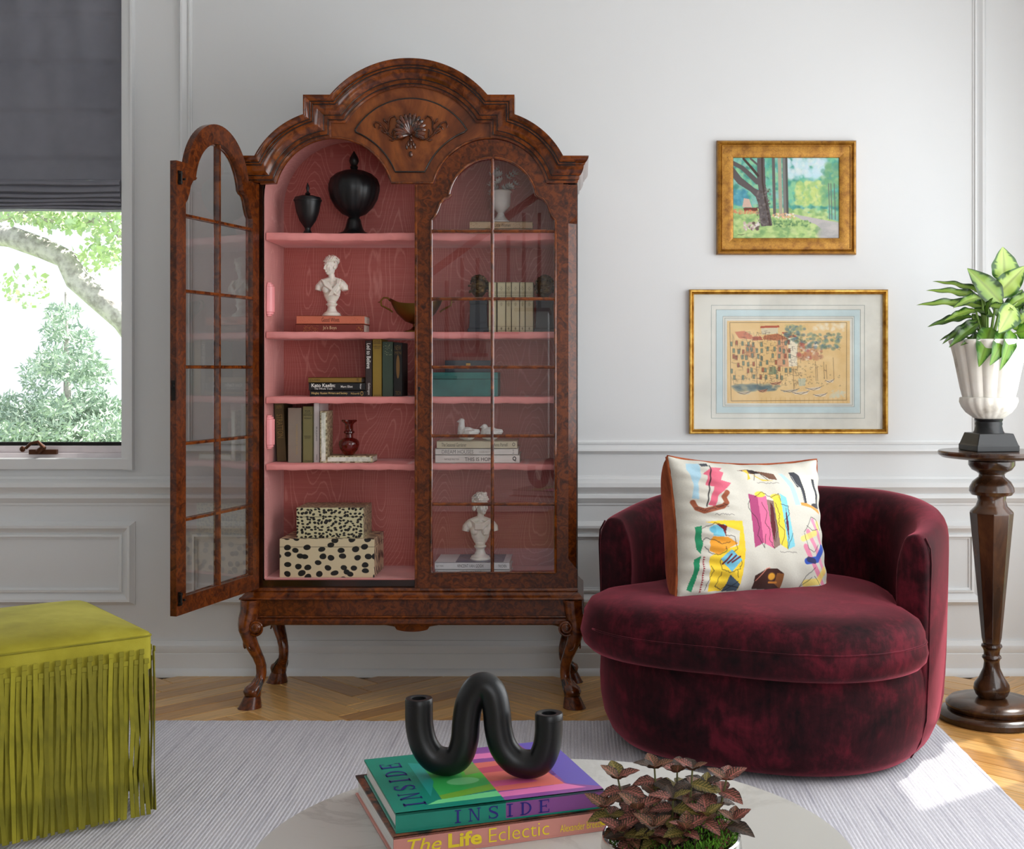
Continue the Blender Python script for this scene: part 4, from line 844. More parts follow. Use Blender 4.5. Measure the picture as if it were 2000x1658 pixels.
for i, (x0, x1) in enumerate(((954, 969.5), (971, 987.5), (988, 998.5), (999, 1014.5), (1015, 1025.5), (1026, 1041.5))):
    nm = ['first', 'second', 'third', 'fourth', 'fifth', 'sixth'][i]
    q = book("%s from the left of the cream stamped volumes between the bronze heads" % nm, x0, x1, 552, 650, 4.56, .12, (196, 186, 150), False, [], SH['b'], group='matching cream bound set')
    q.name = 'bound_volume'; w_ = (x1-x0)*k_; mb = MB(); hh = 98*k_
    for v0, v1 in ((.985, .993), (.80, .806), (.765, .771), (.735, .741), (.615, .62), (.03, .036), (.115, .12)): mb.box((-w_/2, -.0004, hh*v0), (w_/2, -.0001, hh*v1))
    for vc, rr in ((.87, .06), (.56, .05), (.075, .03)):
        for kk in range(18):
            a = 2*PI*kk/18; r2 = rr*hh*(.45 if kk % 3 else .85); x = r2*math.cos(a)*.55; z = hh*vc+r2*math.sin(a)
            if abs(x) < w_/2-.001: mb.box((x-.0007, -.0004, z-.0007), (x+.0007, -.0001, z+.0007))
    for kk in range(5): x = -w_/2+w_*(kk+.5)/5; mb.box((x-.0008, -.0004, hh*.782), (x+.0008, -.0001, hh*.792)); mb.box((x-.0006, -.0004, hh*.70), (x+.0006, -.0001, hh*.73))
    mb.build('stamped_ornament', tmat((92, 76, 52)), q, world=False, smooth=0, kind='stuff')
# teal boxes
m_teal = mat('teal shagreen', (34, 104, 100), .4, cols=[(.35, (30, 92, 90)), (.55, (38, 116, 110)), (.68, (62, 92, 92))], scale=7); m_nav = mat('dark slate leather', (44, 52, 62), .45)
lbx('storage_box', 'teal mottled lacquer box on the third shelf behind glass', 'box', 818, 972, 743, 730, 777, 4.56, .16, SH['c'], m_teal)
lbx('storage_box', 'small dark slate box with brass clasp on the teal box', 'box', 869, 960, 719, 707, 730.5, 4.58, .11, SH['c']+47*4.56/F, m_nav, clasp=1)
# white and cream picture books, doves
Y_ = 4.54; k_ = Y_/F; z0 = SH['d']
book("white hardback with black round logo, bottom of the three pale books", 850, 1015, 895, 912-1, Y_, .17, (226, 222, 214), True, [('THIS IS HOME', .35, .70, .25, .7, (50, 46, 46)), ('NATALIE WALTON', .11, .28, .36, .58, (90, 86, 84)), ('Q', .915, .96, .2, .82, BK, 0, 0, .05)], z0)
z1 = z0+16*k_
book("white hardback with thin grey lettering, middle of the three pale books", 850, 1012, 882.5, 895, Y_, .17, (224, 220, 212), True, [('DREAM HOUSES', .08, .46, .2, .78, (110, 108, 106)), ('HARVEST', .53, .66, .3, .6, (180, 170, 160)), ('M', .93, .95, .2, .8, (150, 146, 140), 1)], z1)
z2 = z1+12.5*k_
book("cream hardback under the two white doves", 853, 1010, 868, 882.5, Y_, .17, (212, 202, 172), True, [('The Seasonal Gardener', .06, .37, .25, .75, (70, 64, 50)), ('Anna Parnell', .71, .88, .28, .75, (90, 84, 66)), ('o', .94, .975, .3, .8, (90, 84, 66))], z2)
z3 = z2+14.5*k_; m_dove = mat('rough white ceramic', (226, 226, 220), .6, bump=1, bscale=120, bdist=.004)
for xc, tp, lab, ry_ in ((912, 825, 'white ceramic dove with raised head, left of the pair', .3), (957, 836, 'white ceramic dove with lowered head, right of the pair', .1)):
    Yh = 4.58; k_ = Yh/F; c0 = Vector(((xc-1130)*k_, Yh, z3)); t_ = thing('dove_figurine', lab, 'figurine', c0); mb = MB()
    mb.ell(c0+Vector((0, 0, 13*k_)), (19*k_, 14*k_, 13.5*k_)); mb.tube([c0+Vector((10*k_, 0, 14*k_)), c0+Vector((20*k_, 0, 17*k_)), c0+Vector((25*k_, 0, 19*k_))], [10*k_, 6*k_, 3*k_], 10, flat=.6)
    hz = 868-tp-5; mb.tube([c0+Vector((-8*k_, 0, 16*k_)), c0+Vector((-11*k_, 0, (hz*.7)*k_)), c0+Vector((-10*k_, 0, hz*k_))], [11*k_, 7*k_, 5.5*k_], 10); mb.ell(c0+Vector((-10.5*k_, 0, hz*k_)), (6*k_, 5.4*k_, 5.4*k_)); mb.tube([c0+Vector((-15*k_, 0, hz*k_)), c0+Vector((-20*k_, 0, (hz-2)*k_))], [2.6*k_, .6*k_], 7)
    for s_ in (-1, 1): mb.tube([c0+Vector((-6*k_, s_*11*k_, 14*k_)), c0+Vector((6*k_, s_*13*k_, 14*k_)), c0+Vector((19*k_, s_*7*k_, 18*k_))], [4*k_, 7*k_, 2*k_], 8)
    sculpt(mb, 'bird', m_dove, t_, .0016, 2)
# art books and bust at the bottom
Y_ = 4.50; k_ = Y_/F; z0 = SH['e']
m_art = tmat((80, 76, 96))
book("white art book at the very bottom of the cabinet behind the door", 850, 996, 1115, 1129.5, Y_, .20, (224, 222, 220), True, [('HENRI MATISSE', .33, .62, .45, .85, (90, 86, 86)), ('Basel', .02, .12, .5, .8, (110, 106, 104))], z0)
z1 = z0+14.5*k_; q = book("white art book with painted cover beneath the curly-haired white bust", 849, 995, 1101, 1115, Y_, .20, (226, 224, 224), True, [('VINCENT VAN GOGH', .30, .65, .3, .75, (60, 56, 56)), ('TASCHEN', .85, .96, .3, .7, (50, 46, 46)), ('Ingo F. Walther', .02, .12, .35, .65, (110, 104, 100))], z1)
hh = 14*k_; mb = MB(); mb.add([(-.060, .004, hh+.0004), (.112, .004, hh+.0004), (.112, .196, hh+.0004), (-.060, .196, hh+.0004)], [(0, 1, 2, 3)]); mb.build('cover_picture', mat('muted blue cover print', (92, 92, 120), .4, cols=[(.4, (70, 74, 104)), (.55, (124, 116, 132)), (.65, (96, 80, 72))], scale=12), q, world=False, smooth=0)
bust(938, 1096, 964, 4.58, z1+hh, 'white classical bust with thick curls and shoulder cloak behind the glass door', False)
# ------------------------------------------------------------ framed pictures
def frame(t_, x0, x1, y0, y1, wd, prof_, m_, Yw=WY, names='frame_side'):
    k_ = Yw/F; a, b, c, d = (x0-1130)*k_, (x1-1130)*k_, 1.2+(720-y1)*k_, 1.2+(720-y0)*k_
    for p0, p1, ud in (((a, d), (b, d), (0, -1)), ((a, c), (b, c), (0, 1)), ((a, c), (a, d), (1, 0)), ((b, c), (b, d), (-1, 0))):
        run(MB(), prof_, p0, p1, ud, 1, 1).build(names, m_, t_, smooth=30)
k = WY/F
# canvases; upper picture: wooded lane, coordinates of a 2000-wide enlargement
t1 = thing('framed_painting', 'small oil painting of trees by a lane in a wide crackled gold frame', 'painting', PX(1534, 387, 4.92))
m_crk = NT('crackled gold'); v_ = m_crk.coord(); vo = m_crk.add('TexVoronoi', {'Vector': v_, 'Scale': 70}, feature='DISTANCE_TO_EDGE'); n_ = m_crk.noise(v_, 30, 5)
cc = m_crk.ramp(n_, [(.3, (128, 82, 24)), (.5, (166, 116, 40)), (.75, (192, 142, 58))]); m_crk.put(m_crk.b, 'Base Color', m_crk.mix(m_crk.ramp(vo.outputs[0], [(.0, (.8, .8, .8)), (.03, (0, 0, 0))]), cc, C4((84, 46, 14)))); m_crk.b.inputs['Roughness'].default_value = .38; m_crk.b.inputs['Metallic'].default_value = .45
frame(t1, 1399, 1670.5, 276, 498, 33, [(0, 0), (0, .018), (2*k, .026), (5*k, .028), (8*k, .020), (9*k, .018), (10*k, .022), (11.5*k, .022), (12*k, .016), (22*k, .017), (32*k, .011), (33*k, .006), (33*k, 0)], m_crk.m)
cv = Canvas(332, 320, 1655, 1328, 270, 206, (120, 178, 160)); rg = np.random.RandomState(3)
G1 = [(70, 150, 140), (96, 178, 158), (120, 190, 150), (150, 200, 150), (60, 130, 120), (140, 190, 180)]
cv.dabs(900, (332, 320, 1655, 1000), 46, G1, .7, rs=rg); cv.dabs(160, (1000, 330, 1480, 560), 40, [(200, 216, 226), (180, 214, 220), (214, 224, 222)], .6, rs=rg); cv.blob(1330, 530, 130, 110, (186, 216, 226), .8, .9)
cv.dabs(220, (1130, 620, 1500, 900), 34, [(190, 208, 120), (204, 214, 140), (150, 190, 120)], .6, rs=rg); cv.dabs(120, (1450, 400, 1655, 900), 40, [(90, 150, 130), (110, 164, 120), (140, 180, 130)], .6, rs=rg); cv.dabs(90, (340, 720, 520, 900), 30, [(90, 160, 180), (70, 140, 160)], .6, rs=rg)
cv.poly([(332, 950), (700, 940), (1000, 960), (1200, 985), (1655, 1110), (1655, 1328), (332, 1328)], (160, 190, 120)); cv.dabs(900, (332, 960, 1500, 1328), 30, [(140, 176, 110), (176, 204, 130), (190, 212, 140), (120, 160, 104), (200, 214, 150)], .6, 1.4, rs=rg)
cv.poly([(1040, 1010), (1160, 1030), (1420, 1080), (1655, 1125), (1655, 1328), (1460, 1328), (1480, 1230), (1360, 1140), (1180, 1080)], (186, 180, 178)); cv.dabs(60, (1450, 1140, 1655, 1320), 40, [(196, 190, 186), (160, 160, 160)], .4, 2, rs=rg)
cv.poly([(455, 930), (475, 820), (540, 830), (575, 935)], (206, 176, 160)); cv.poly([(465, 940), (640, 935), (650, 985), (480, 985)], (110, 56, 44)); cv.dabs(60, (350, 970, 660, 1010), 14, [(214, 120, 90), (200, 170, 120)], .8, rs=rg)
TB = (92, 84, 84); TD = (66, 52, 46)
cv.poly([(640, 322), (730, 322), (745, 650), (770, 820), (800, 1000), (830, 1160), (690, 1170), (665, 1040), (650, 880), (620, 800), (560, 740), (400, 640), (335, 560), (335, 420), (440, 560), (600, 690), (660, 720), (640, 600)], TB)
cv.line([(335, 380), (450, 440), (540, 520), (640, 620)], 50, TB, w2=60); cv.line([(470, 330), (560, 430), (650, 540)], 26, TD, w2=34); cv.line([(560, 330), (640, 400)], 24, TB)
cv.line([(700, 322), (705, 620), (740, 840), (800, 1150)], 22, TD); cv.dabs(90, (640, 700, 800, 1150), 16, [(116, 106, 104), (74, 60, 54), (130, 120, 118)], .6, rs=rg)
for x, w_, c in ((848, 36, (96, 92, 90)), (925, 44, (170, 160, 140)), (985, 50, (120, 120, 116)), (1010, 26, (80, 80, 76))): cv.line([(x-8, 330), (x, 700), (x+8, 1030)], w_, c)
for x in (1540, 1568, 1610): cv.line([(x-14, 640), (x-4, 900), (x, 1080)], 12, (100, 100, 96), .8)
cv.dabs(70, (820, 1010, 1110, 1080), 13, [(230, 170, 140), (236, 226, 214), (210, 190, 120)], .8, rs=rg); cv.dabs(60, (480, 1120, 670, 1220), 18, [(226, 218, 214), (200, 176, 170), (100, 80, 76)], .8, rs=rg); cv.dabs(120, (830, 1100, 1300, 1180), 14, [(80, 120, 80), (150, 180, 110)], .6, rs=rg)
cv.line([(400, 1272), (440, 1276), (480, 1268)], 5, (60, 50, 46)); cv.grain(.05)
mp = attrmat('painted canvas', .45, .1, 400)
g0 = PX(1430.5, 467, WY-.006); g1 = PX(1638.5, 308.5, WY-.006)
o = link('canvas', gridmesh('canvas', flatgrid(g0, (g1.x-g0.x, 0, 0), (0, 0, g1.z-g0.z), 270, 206), mp, cv.a, flip=False), t1); o.location = -t1.location
# lower picture
t2 = thing('framed_print', 'wide framed ink drawing of a harbour town in a thin gold frame with blue-lined mat', 'picture', PX(1538, 706, 4.92))
frame(t2, 1345.5, 1732, 566, 847, 9, [(0, 0), (0, .022), (2*k, .028), (4.5*k, .028), (6*k, .022), (7*k, .024), (9*k, .020), (9.5*k, .010), (9.5*k, 0)], m_gold)
def wbox(x0, y0, x1, y1, ya, yb): a = PX(x0, y1, WY); b = PX(x1, y0, WY); return MB().box((a.x, WY-ya, a.z), (b.x, WY-yb, b.z))
wbox(1352, 572, 1726, 841, .008, .0).build('mat_board', mat('cream mat board', (222, 221, 212), .8), t2, smooth=0)
def ringline(x0, y0, x1, y1, w_, m_, yy, nm):
    mb = MB(); 
    for a in ((x0, y0, x1, y0+w_), (x0, y1-w_, x1, y1), (x0, y0+w_, x0+w_, y1-w_), (x1-w_, y0+w_, x1, y1-w_)): q = wbox(*a, yy, .0078); mb.add(q.v, q.f)
    mb.build(nm, m_, t2, smooth=0)
cb = tmat((196, 214, 216)); cln = tmat((150, 160, 156)); ringline(1399, 605.5, 1678.5, 806, 12, cb, .0083, 'blue_border')
for x0, y0, x1, y1 in ((1388.5, 596, 1688, 817), (1398, 604.5, 1680, 807.5), (1411, 617.5, 1668, 794.5), (1415, 621, 1664.5, 791.5)): ringline(x0, y0, x1, y1, .8, cln, .0086, 'ruled_line')
cv = Canvas(430, 362, 1565, 1128, 340, 230, (226, 194, 138)); rg = np.random.RandomState(8)
cv.dabs(300, (430, 362, 1565, 1128), 60, [(222, 188, 130), (230, 200, 146), (218, 182, 122)], .4, rs=rg)
for i in range(26): x = 440+i*44; cv.line([(x, 1080), (x+rg.uniform(-8, 8), 1126)], 12, (206, 164, 104), .35)
RD, IN, GRN = (170, 70, 50), (58, 44, 38), (96, 124, 112)
cv.poly([(500, 465), (590, 455), (665, 500), (660, 535), (540, 525)], (196, 110, 84), .8); cv.poly([(740, 410), (910, 405), (915, 425), (735, 430)], RD, .85); cv.poly([(745, 430), (900, 428), (900, 480), (750, 490)], (210, 206, 186), .7)
cv.poly([(660, 510), (740, 505), (760, 540), (670, 545)], RD, .8); cv.poly([(770, 500), (900, 480), (1000, 530), (880, 545), (760, 535)], (168, 92, 60), .8); cv.poly([(930, 470), (980, 465), (1085, 510), (1000, 520)], (178, 66, 50), .85)
cv.poly([(890, 540), (980, 530), (1000, 790), (890, 790)], (206, 148, 118), .7); cv.poly([(995, 520), (1082, 515), (1078, 780), (1000, 790)], (232, 226, 208), .8); cv.poly([(480, 530), (890, 560), (890, 880), (480, 900)], (218, 180, 118), .5)
cv.poly([(600, 580), (690, 580), (690, 700), (600, 700)], (176, 110, 74), .5); cv.dabs(60, (1090, 570, 1300, 720), 26, [(170, 84, 76), (190, 120, 80), (196, 146, 110), (226, 220, 206)], .7, rs=rg)
for bx in ((970, 400, 1150, 560), (1160, 480, 1480, 620)): cv.dabs(90, bx, 17, [GRN, (120, 146, 130), (90, 120, 130), (200, 180, 120)], .6, 1.2, rs=rg)
for r_ in range(6):
    for c_ in range(13):
        x = 485+c_*44+rg.uniform(-15, 15); y = 575+r_*62+rg.uniform(-14, 14)
        if rg.rand() < .25: continue
        if x < 1075 and y < 900: cv.poly([(x-9, y-20), (x+9, y-20), (x+9, y+18), (x-9, y+18)], GRN if rg.rand() < .7 else (150, 70, 50), .75); cv.line([(x-10, y-22), (x+10, y-21), (x+10, y+20), (x-10, y+19), (x-10, y-22)], 2.6, IN, .7)
for _ in range(420):
    x = rg.uniform(470, 1120); y = rg.uniform(460, 960); a = rg.choice([0, PI/2])+rg.uniform(-.3, .3); L_ = rg.uniform(10, 46); cv.line([(x, y), (x+L_*.5*math.cos(a)+rg.uniform(-4, 4), y+L_*.5*math.sin(a)), (x+L_*math.cos(a), y+L_*math.sin(a))], 2.6, IN, .65)
for _ in range(150):
    x = rg.uniform(1000, 1480); y = 480+rg.uniform(0, 480); 
    if x > 1330 and 640 < y < 860: continue
    a = rg.uniform(0, 6.3); cv.line([(x, y), (x+14*math.cos(a), y+10*math.sin(a)), (x+20*math.cos(a+.9), y+12*math.sin(a+.9))], 2.6, IN, .6)
cv.poly([(820, 790), (880, 790), (882, 860), (815, 860)], (110, 130, 100), .7); cv.dabs(60, (480, 960, 900, 1010), 18, [(110, 130, 130), (80, 100, 104)], .5, 2.4, rs=rg)
for (x, y, L_) in ((590, 1030, 130), (760, 1010, 90), (880, 940, 110), (1010, 1010, 170), (1110, 1030, 160), (1230, 990, 150), (1290, 1050, 130), (1380, 920, 80)): cv.poly([(x-L_/2, y), (x+L_/2, y-16), (x+L_*.35, y+14), (x-L_*.3, y+18)], [(226, 214, 196), (190, 130, 100), (200, 190, 170)][int(x) % 3], .8); cv.line([(x-L_/2, y-4), (x, y+16), (x+L_/2, y-18)], 4, IN, .8); cv.line([(x-L_/3, y+8), (x+L_*.4, y-6)], 3, IN, .7)
for x, y0, y1 in ((1410, 705, 905), (1345, 770, 900), (1322, 745, 900), (1245, 740, 920), (1040, 800, 1000), (1260, 780, 920), (700, 700, 990)): cv.line([(x, y0), (x+8, y1)], 3.4, (96, 70, 50), .9)
cv.poly([(1085, 900), (1160, 895), (1150, 965), (1095, 970)], (170, 190, 180), .6); cv.dabs(40, (1380, 1010, 1530, 1080), 16, [(206, 206, 186)], .4, rs=rg); cv.dabs(40, (1240, 390, 1510, 450), 22, [(236, 226, 204)], .4, rs=rg)
cv.line([(455, 378), (1535, 378), (1533, 1100), (468, 1107), (456, 378)], 4, (92, 72, 50), .9); cv.grain(.04)
g0 = PX(1420, 787.5, WY-.0088); g1 = PX(1660, 626.5, WY-.0088); o = link('drawing', gridmesh('drawing', flatgrid(g0, (g1.x-g0.x, 0, 0), (0, 0, g1.z-g0.z), 340, 230), mp, cv.a), t2); o.location = -t2.location
wbox(1354, 574, 1724, 839, .0125, .0120).build('glazing', glassmat('picture glass', (1, 1, 1), .12, 0.), t2, smooth=0)
# ------------------------------------------------------------ velvet swivel armchair
def velvet(name, c0, c1, c2):
    t = NT(name); v = t.coord(); n = t.noise(v, 7, 6, .68, .4); n2 = t.noise(t.coord((1, 1, .25)), 60, 3, .6)
    f = t.math('ADD', t.math('MULTIPLY', n, .75), t.math('MULTIPLY', n2, .25)); t.put(t.b, 'Base Color', t.ramp(f, [(.36, c0), (.5, c1), (.64, c2)]))
    t.b.inputs['Roughness'].default_value = .75; t.b.inputs['Specular IOR Level'].default_value = .15; t.b.inputs['Sheen Weight'].default_value = .8; t.b.inputs['Sheen Roughness'].default_value = .32; t.b.inputs['Sheen Tint'].default_value = C4((226, 110, 128))
    t.bump(t.noise(v, 420, 2), .25, .002); return t.m
m_vel = velvet('burgundy velvet', (14, 3, 6), (46, 8, 16), (88, 18, 32))
CH = thing('swivel_armchair', 'burgundy velvet barrel swivel armchair on the grey rug beside the display cabinet', 'armchair', (.626, 4.075, .0105), math.radians(-25))
def sq(a, b, e_, n=64, cyo=0, rear=1., z=0):
    r = []
    for j in range(n):
        t_ = 2*PI*j/n; c, s = math.cos(t_), math.sin(t_); x = abs(c)**(2/e_)*math.copysign(1, c); y = abs(s)**(2/e_)*math.copysign(1, s)
        q = min(1, max(0, (y+.35)/.6)); q = q*q*(3-2*q); r.append((a*x*(1-(1-rear)*q), b*y+cyo, z))
    return r
A_, B_ = .540, .52
mb = MB(); mb.loft([sq(A_*s_, B_*s_, 2.5, z=z) for z, s_ in ((.008, .80), (.02, .87), (.05, .925), (.10, .965), (.16, .985), (.22, .99), (.28, .985), (.33, .965), (.37, .92), (.385, .85))]); mb.build('base_upholstery', m_vel, CH, smooth=180, world=False)
MB().lathe([(.30, .0005), (.30, .012)], n=40).build('swivel_base', m_gap, CH, world=False)
def shellring(ph):   # section of the wrap-around back at angle ph from the rear
    def pt(scale, z):
        c, s = math.sin(ph), math.cos(ph); e_ = 2.35; r = (abs(c/A_)**e_+abs(s/B_)**e_)**(-1/e_)*scale; return Vector((r*c, r*s, z))
    q = min(1, max(0, (abs(ph)-.5)/1.5)); q = q*q*(3-2*q); zt = .775-.075*q; th = .155-.075*q; R_ = pt(1, 0).length
    prof_ = [(1.0*.82, .012), (.90, .03), (.955, .08), (.99, .15), (1.005, .30), (1.01, .45), (1.02, zt-.09), (1.015, zt-.045), (.985, zt-.014)]
    ring = [pt(s_, z) for s_, z in prof_]; ti = 1-th/R_
    for s_, z in (((1.03+ti)/2+.02, zt), ((1.03+ti)/2-.06, zt-.004), (ti+.015, zt-.03), (ti-.02, zt-.075), (ti-.035, zt-.16), (ti-.02, .42), (ti, .25), (ti, .08), (ti, .02)): ring.append(pt(s_, z))
    return ring
N_ = 72; phm = 1.88; rings = [shellring(-phm+2*phm*i/N_) for i in range(N_+1)]
def endcap(r, sgn):
    c = sum(r, Vector())/len(r); ph = sgn*phm; tdir = Vector((math.cos(ph), -math.sin(ph), 0))*sgn; out = []
    for s_, d in ((.985, .010), (.93, .018), (.8, .022), (.4, .024)):
        out.append([Vector((c.x+(p.x-c.x)*s_, c.y+(p.y-c.y)*s_, c.z+(p.z-c.z)*(1-(1-s_)*.35)))+tdir*d for p in r])
    return out
e0 = endcap(rings[0], -1); e1 = endcap(rings[-1], 1); mb = MB(); mb.loft(e0[::-1]+rings+e1); mb.build('wrap_back', m_vel, CH, smooth=180, world=False, sub=1)
for r in (rings[0], rings[-1]): MB().tube([p*1.002 for p in r[1:9]], .0028, 6).build('seam_welt', m_vel, CH, smooth=180, world=False)
mb = MB(); RZ_ = []
for z, s_ in ((.325, .80), (.318, .90), (.325, .955), (.345, .99), (.375, 1.006), (.405, .995), (.412, .990), (.435, .985), (.462, .955), (.482, .88), (.492, .74), (.497, .5), (.499, .25)):
    ring = sq(.553*s_, .475*s_, 2.6, cyo=-.115, rear=.74, n=96); out = []
    for (x, y, _) in ring:
        fr_ = min(1, max(0, (-y)/.6)); tilt = -.012*fr_+.0; wr = .0035*math.sin(x*70+math.sin(y*30)*2)*(1 if .35 < z < .47 and x > .2 else .15); out.append((x+wr*.3, y+wr, z+tilt+.008*(1-abs(x)/.57)))
    RZ_.append(out)
mb.loft(RZ_); mb.build('seat_cushion', m_vel, CH, smooth=180, world=False)
MB().tube([Vector(p) for p in RZ_[5]][60:]+[Vector(p) for p in RZ_[5]][:0], .003, 6).build('cushion_welt', m_vel, CH, smooth=180, world=False)
# throw pillow with printed patches
m_pil = attrmat('printed linen', .85, .35, 260, sheen=.15); m_rust = velvet('rust velvet', (110, 52, 26), (150, 78, 44), (176, 98, 60))
cv = Canvas(80, 130, 1790, 1540, 330, 272, (206, 202, 190)); L = cv.line; Pn = cv.poly; KB = (34, 30, 32)
Pn([(230, 190), (360, 180), (340, 300), (280, 420), (262, 570), (200, 560), (240, 400), (205, 260)], (160, 198, 216), .9); Pn([(360, 180), (450, 165), (455, 200), (370, 215)], (52, 56, 64))
Pn([(470, 210), (600, 205), (545, 250), (585, 265), (520, 360), (628, 385), (540, 470), (470, 520), (420, 640), (350, 625), (420, 470), (440, 430), (355, 420), (400, 310), (355, 300)], (214, 96, 120), .95)
L([(470, 190), (420, 330), (375, 480), (335, 640)], 12, KB); L([(210, 600), (230, 660), (300, 690), (400, 665), (500, 640), (540, 600), (520, 540), (560, 490)], 52, (150, 82, 56)); cv.dabs(90, (200, 480, 600, 710), 8, [(50, 28, 24)], .0)
for i in range(34): 
    q = i/33; x = 215+q*330; y = 655+25*math.sin(q*5)+RNG.uniform(-14, 14); L([(x, y), (x+14, y-5)], 5, (54, 30, 26), .9)
Pn([(740, 235), (860, 210), (1150, 270), (1172, 342), (1080, 330), (990, 260), (900, 270), (800, 240)], (110, 76, 58)); Pn([(800, 230), (870, 215), (860, 330), (820, 345), (850, 270)], (226, 186, 60)); Pn([(900, 260), (990, 330), (1120, 350), (1000, 352), (930, 300)], (226, 190, 70)); Pn([(870, 212), (930, 215), (1000, 260), (900, 265)], (40, 26, 24))
L([(940, 260), (900, 345)], 5, KB); L([(1000, 270), (1060, 345)], 5, KB)
Pn([(1215, 262), (1260, 270), (1350, 380), (1420, 620), (1350, 625), (1310, 430)], (172, 206, 226), .9); Pn([(1335, 258), (1400, 258), (1450, 300), (1480, 420), (1515, 610), (1475, 600), (1435, 430), (1400, 430), (1350, 330)], (60, 62, 68)); Pn([(1450, 290), (1620, 300), (1680, 600), (1520, 600)], (236, 228, 206), .9)
Pn([(1620, 340), (1660, 350), (1690, 480), (1700, 660), (1560, 640), (1590, 605), (1665, 600), (1650, 480)], (62, 64, 70)); Pn([(1420, 595), (1500, 600), (1700, 670), (1705, 715), (1560, 650), (1430, 625)], (226, 150, 74)); L([(1355, 300), (1390, 390), (1440, 440), (1480, 590)], 4, (220, 220, 216))
Pn([(795, 500), (895, 525), (925, 1030), (820, 1080)], (170, 70, 116)); Pn([(895, 525), (1000, 520), (1045, 1090), (925, 1030)], (222, 110, 150)); Pn([(1000, 560), (1090, 580), (1120, 1050), (1045, 1095)], (140, 112, 104)); Pn([(1080, 540), (1170, 520), (1215, 1100), (1120, 1045)], (232, 206, 70)); Pn([(1165, 495), (1240, 540), (1300, 1060), (1215, 1100)], (130, 200, 214))
Pn([(1040, 590), (1075, 650), (1080, 900), (1050, 1020), (1025, 820)], (92, 34, 40)); Pn([(1222, 640), (1242, 820), (1235, 990), (1212, 820)], (92, 34, 60)); cv.blob(930, 505, 70, 36, (232, 206, 70), .95, .2); cv.blob(1110, 530, 66, 34, (232, 206, 70), .9, .2)
rg = np.random.RandomState(4)
def scrib(pts, n=3, w_=5, amp=18):
    out = []
    for i in range(len(pts)-1):
        for j in range(6): q = j/6; out.append((pts[i][0]*(1-q)+pts[i+1][0]*q+rg.uniform(-amp, amp)*.4, pts[i][1]*(1-q)+pts[i+1][1]*q+rg.uniform(-amp, amp)*.4))
    L(out, w_, KB, .9)
for pts in ([(800, 560), (775, 640), (860, 760), (890, 860), (860, 950), (930, 1085), (960, 900)], [(940, 590), (990, 700), (960, 820), (1010, 880), (1000, 1000), (1060, 1100)], [(1100, 600), (1140, 720), (1120, 830), (1190, 900), (1130, 1085)], [(1170, 610), (1250, 640), (1260, 730), (1190, 790), (1230, 960), (1210, 1090), (1300, 900)], [(1060, 600), (1070, 700), (1110, 870), (1050, 1040)], [(870, 530), (960, 480), (1060, 540), (1150, 500), (1165, 600)]): scrib(pts)
Pn([(300, 800), (500, 785), (695, 795), (715, 1100), (690, 1500), (360, 1490), (330, 1150), (430, 1100), (640, 1050), (660, 900), (540, 860)], (236, 200, 52)); Pn([(200, 845), (270, 835), (255, 920), (272, 1000), (245, 1115), (205, 1060)], (40, 140, 96)); Pn([(190, 1160), (250, 1130), (225, 1320), (195, 1470), (145, 1440), (185, 1300)], (36, 140, 96))
Pn([(375, 835), (500, 830), (520, 880), (480, 960), (370, 940)], (120, 190, 210)); cv.blob(375, 880, 42, 42, (96, 170, 196)); cv.blob(450, 890, 40, 42, (110, 186, 208)); Pn([(400, 820), (520, 845), (500, 960), (480, 880)], (110, 30, 40)); Pn([(370, 950), (520, 960), (635, 1030), (500, 1090), (430, 1140), (330, 1090), (340, 1000)], (232, 158, 50))
Pn([(440, 1180), (560, 1090), (680, 1200), (570, 1320)], (110, 180, 204)); 
for dx in (0, 50, 95): L([(470+dx, 1230-dx*.1), (560+dx, 1140+dx*.3)], 18, (100, 30, 40))
Pn([(560, 1345), (690, 1450), (680, 1510), (520, 1500)], (66, 84, 100)); L([(540, 1500), (660, 1420)], 8, (30, 36, 46)); L([(560, 1450), (680, 1480)], 8, (30, 36, 46))
for i in range(16): y = 1140+i*22; Pn([(272, y), (292, y+10), (272, y+20)], (150, 30, 50))
for pts in ([(270, 860), (400, 815), (510, 850)], [(280, 1040), (340, 1110), (430, 1140), (500, 1100), (500, 1050)], [(270, 990), (300, 960), (420, 1000), (460, 1030), (560, 1010)], [(350, 1240), (380, 1300), (330, 1400), (320, 1490)], [(440, 1180), (460, 1280), (560, 1330), (660, 1290), (680, 1200)], [(470, 1320), (420, 1440), (500, 1480), (560, 1440)], [(500, 940), (600, 960), (630, 1080), (580, 1130)], [(630, 1300), (660, 1390)]): scrib(pts)
Pn([(1470, 900), (1530, 900), (1710, 1300), (1690, 1430), (1640, 1420)], (216, 130, 164), .85) if 0 else L([(1490, 900), (1600, 1080), (1700, 1300)], 56, (218, 128, 160), .85)
L([(1440, 1060), (1560, 1270), (1690, 1430)], 62, (218, 116, 150), .85); L([(1575, 780), (1690, 1010)], 46, (222, 130, 164), .8); L([(1410, 980), (1600, 910)], 60, (240, 214, 110), .8); L([(1440, 1430), (1600, 1400), (1710, 1270)], 66, (238, 208, 96), .8)
L([(1445, 1210), (1600, 1180), (1700, 1050)], 66, (40, 76, 176), .95); L([(1470, 1190), (1550, 1200)], 60, (40, 38, 70), .8); cv.blob(1655, 830, 34, 60, (240, 214, 110), .8)
for pts in ([(1440, 910), (1560, 750), (1640, 770), (1700, 900)], [(1440, 920), (1480, 1080), (1560, 1110), (1650, 1010)], [(1560, 1270), (1440, 1360), (1375, 1475), (1540, 1350)], [(1550, 1350), (1640, 1440), (1670, 1520)], [(1480, 840), (1560, 890), (1660, 870)]): scrib(pts, amp=10)
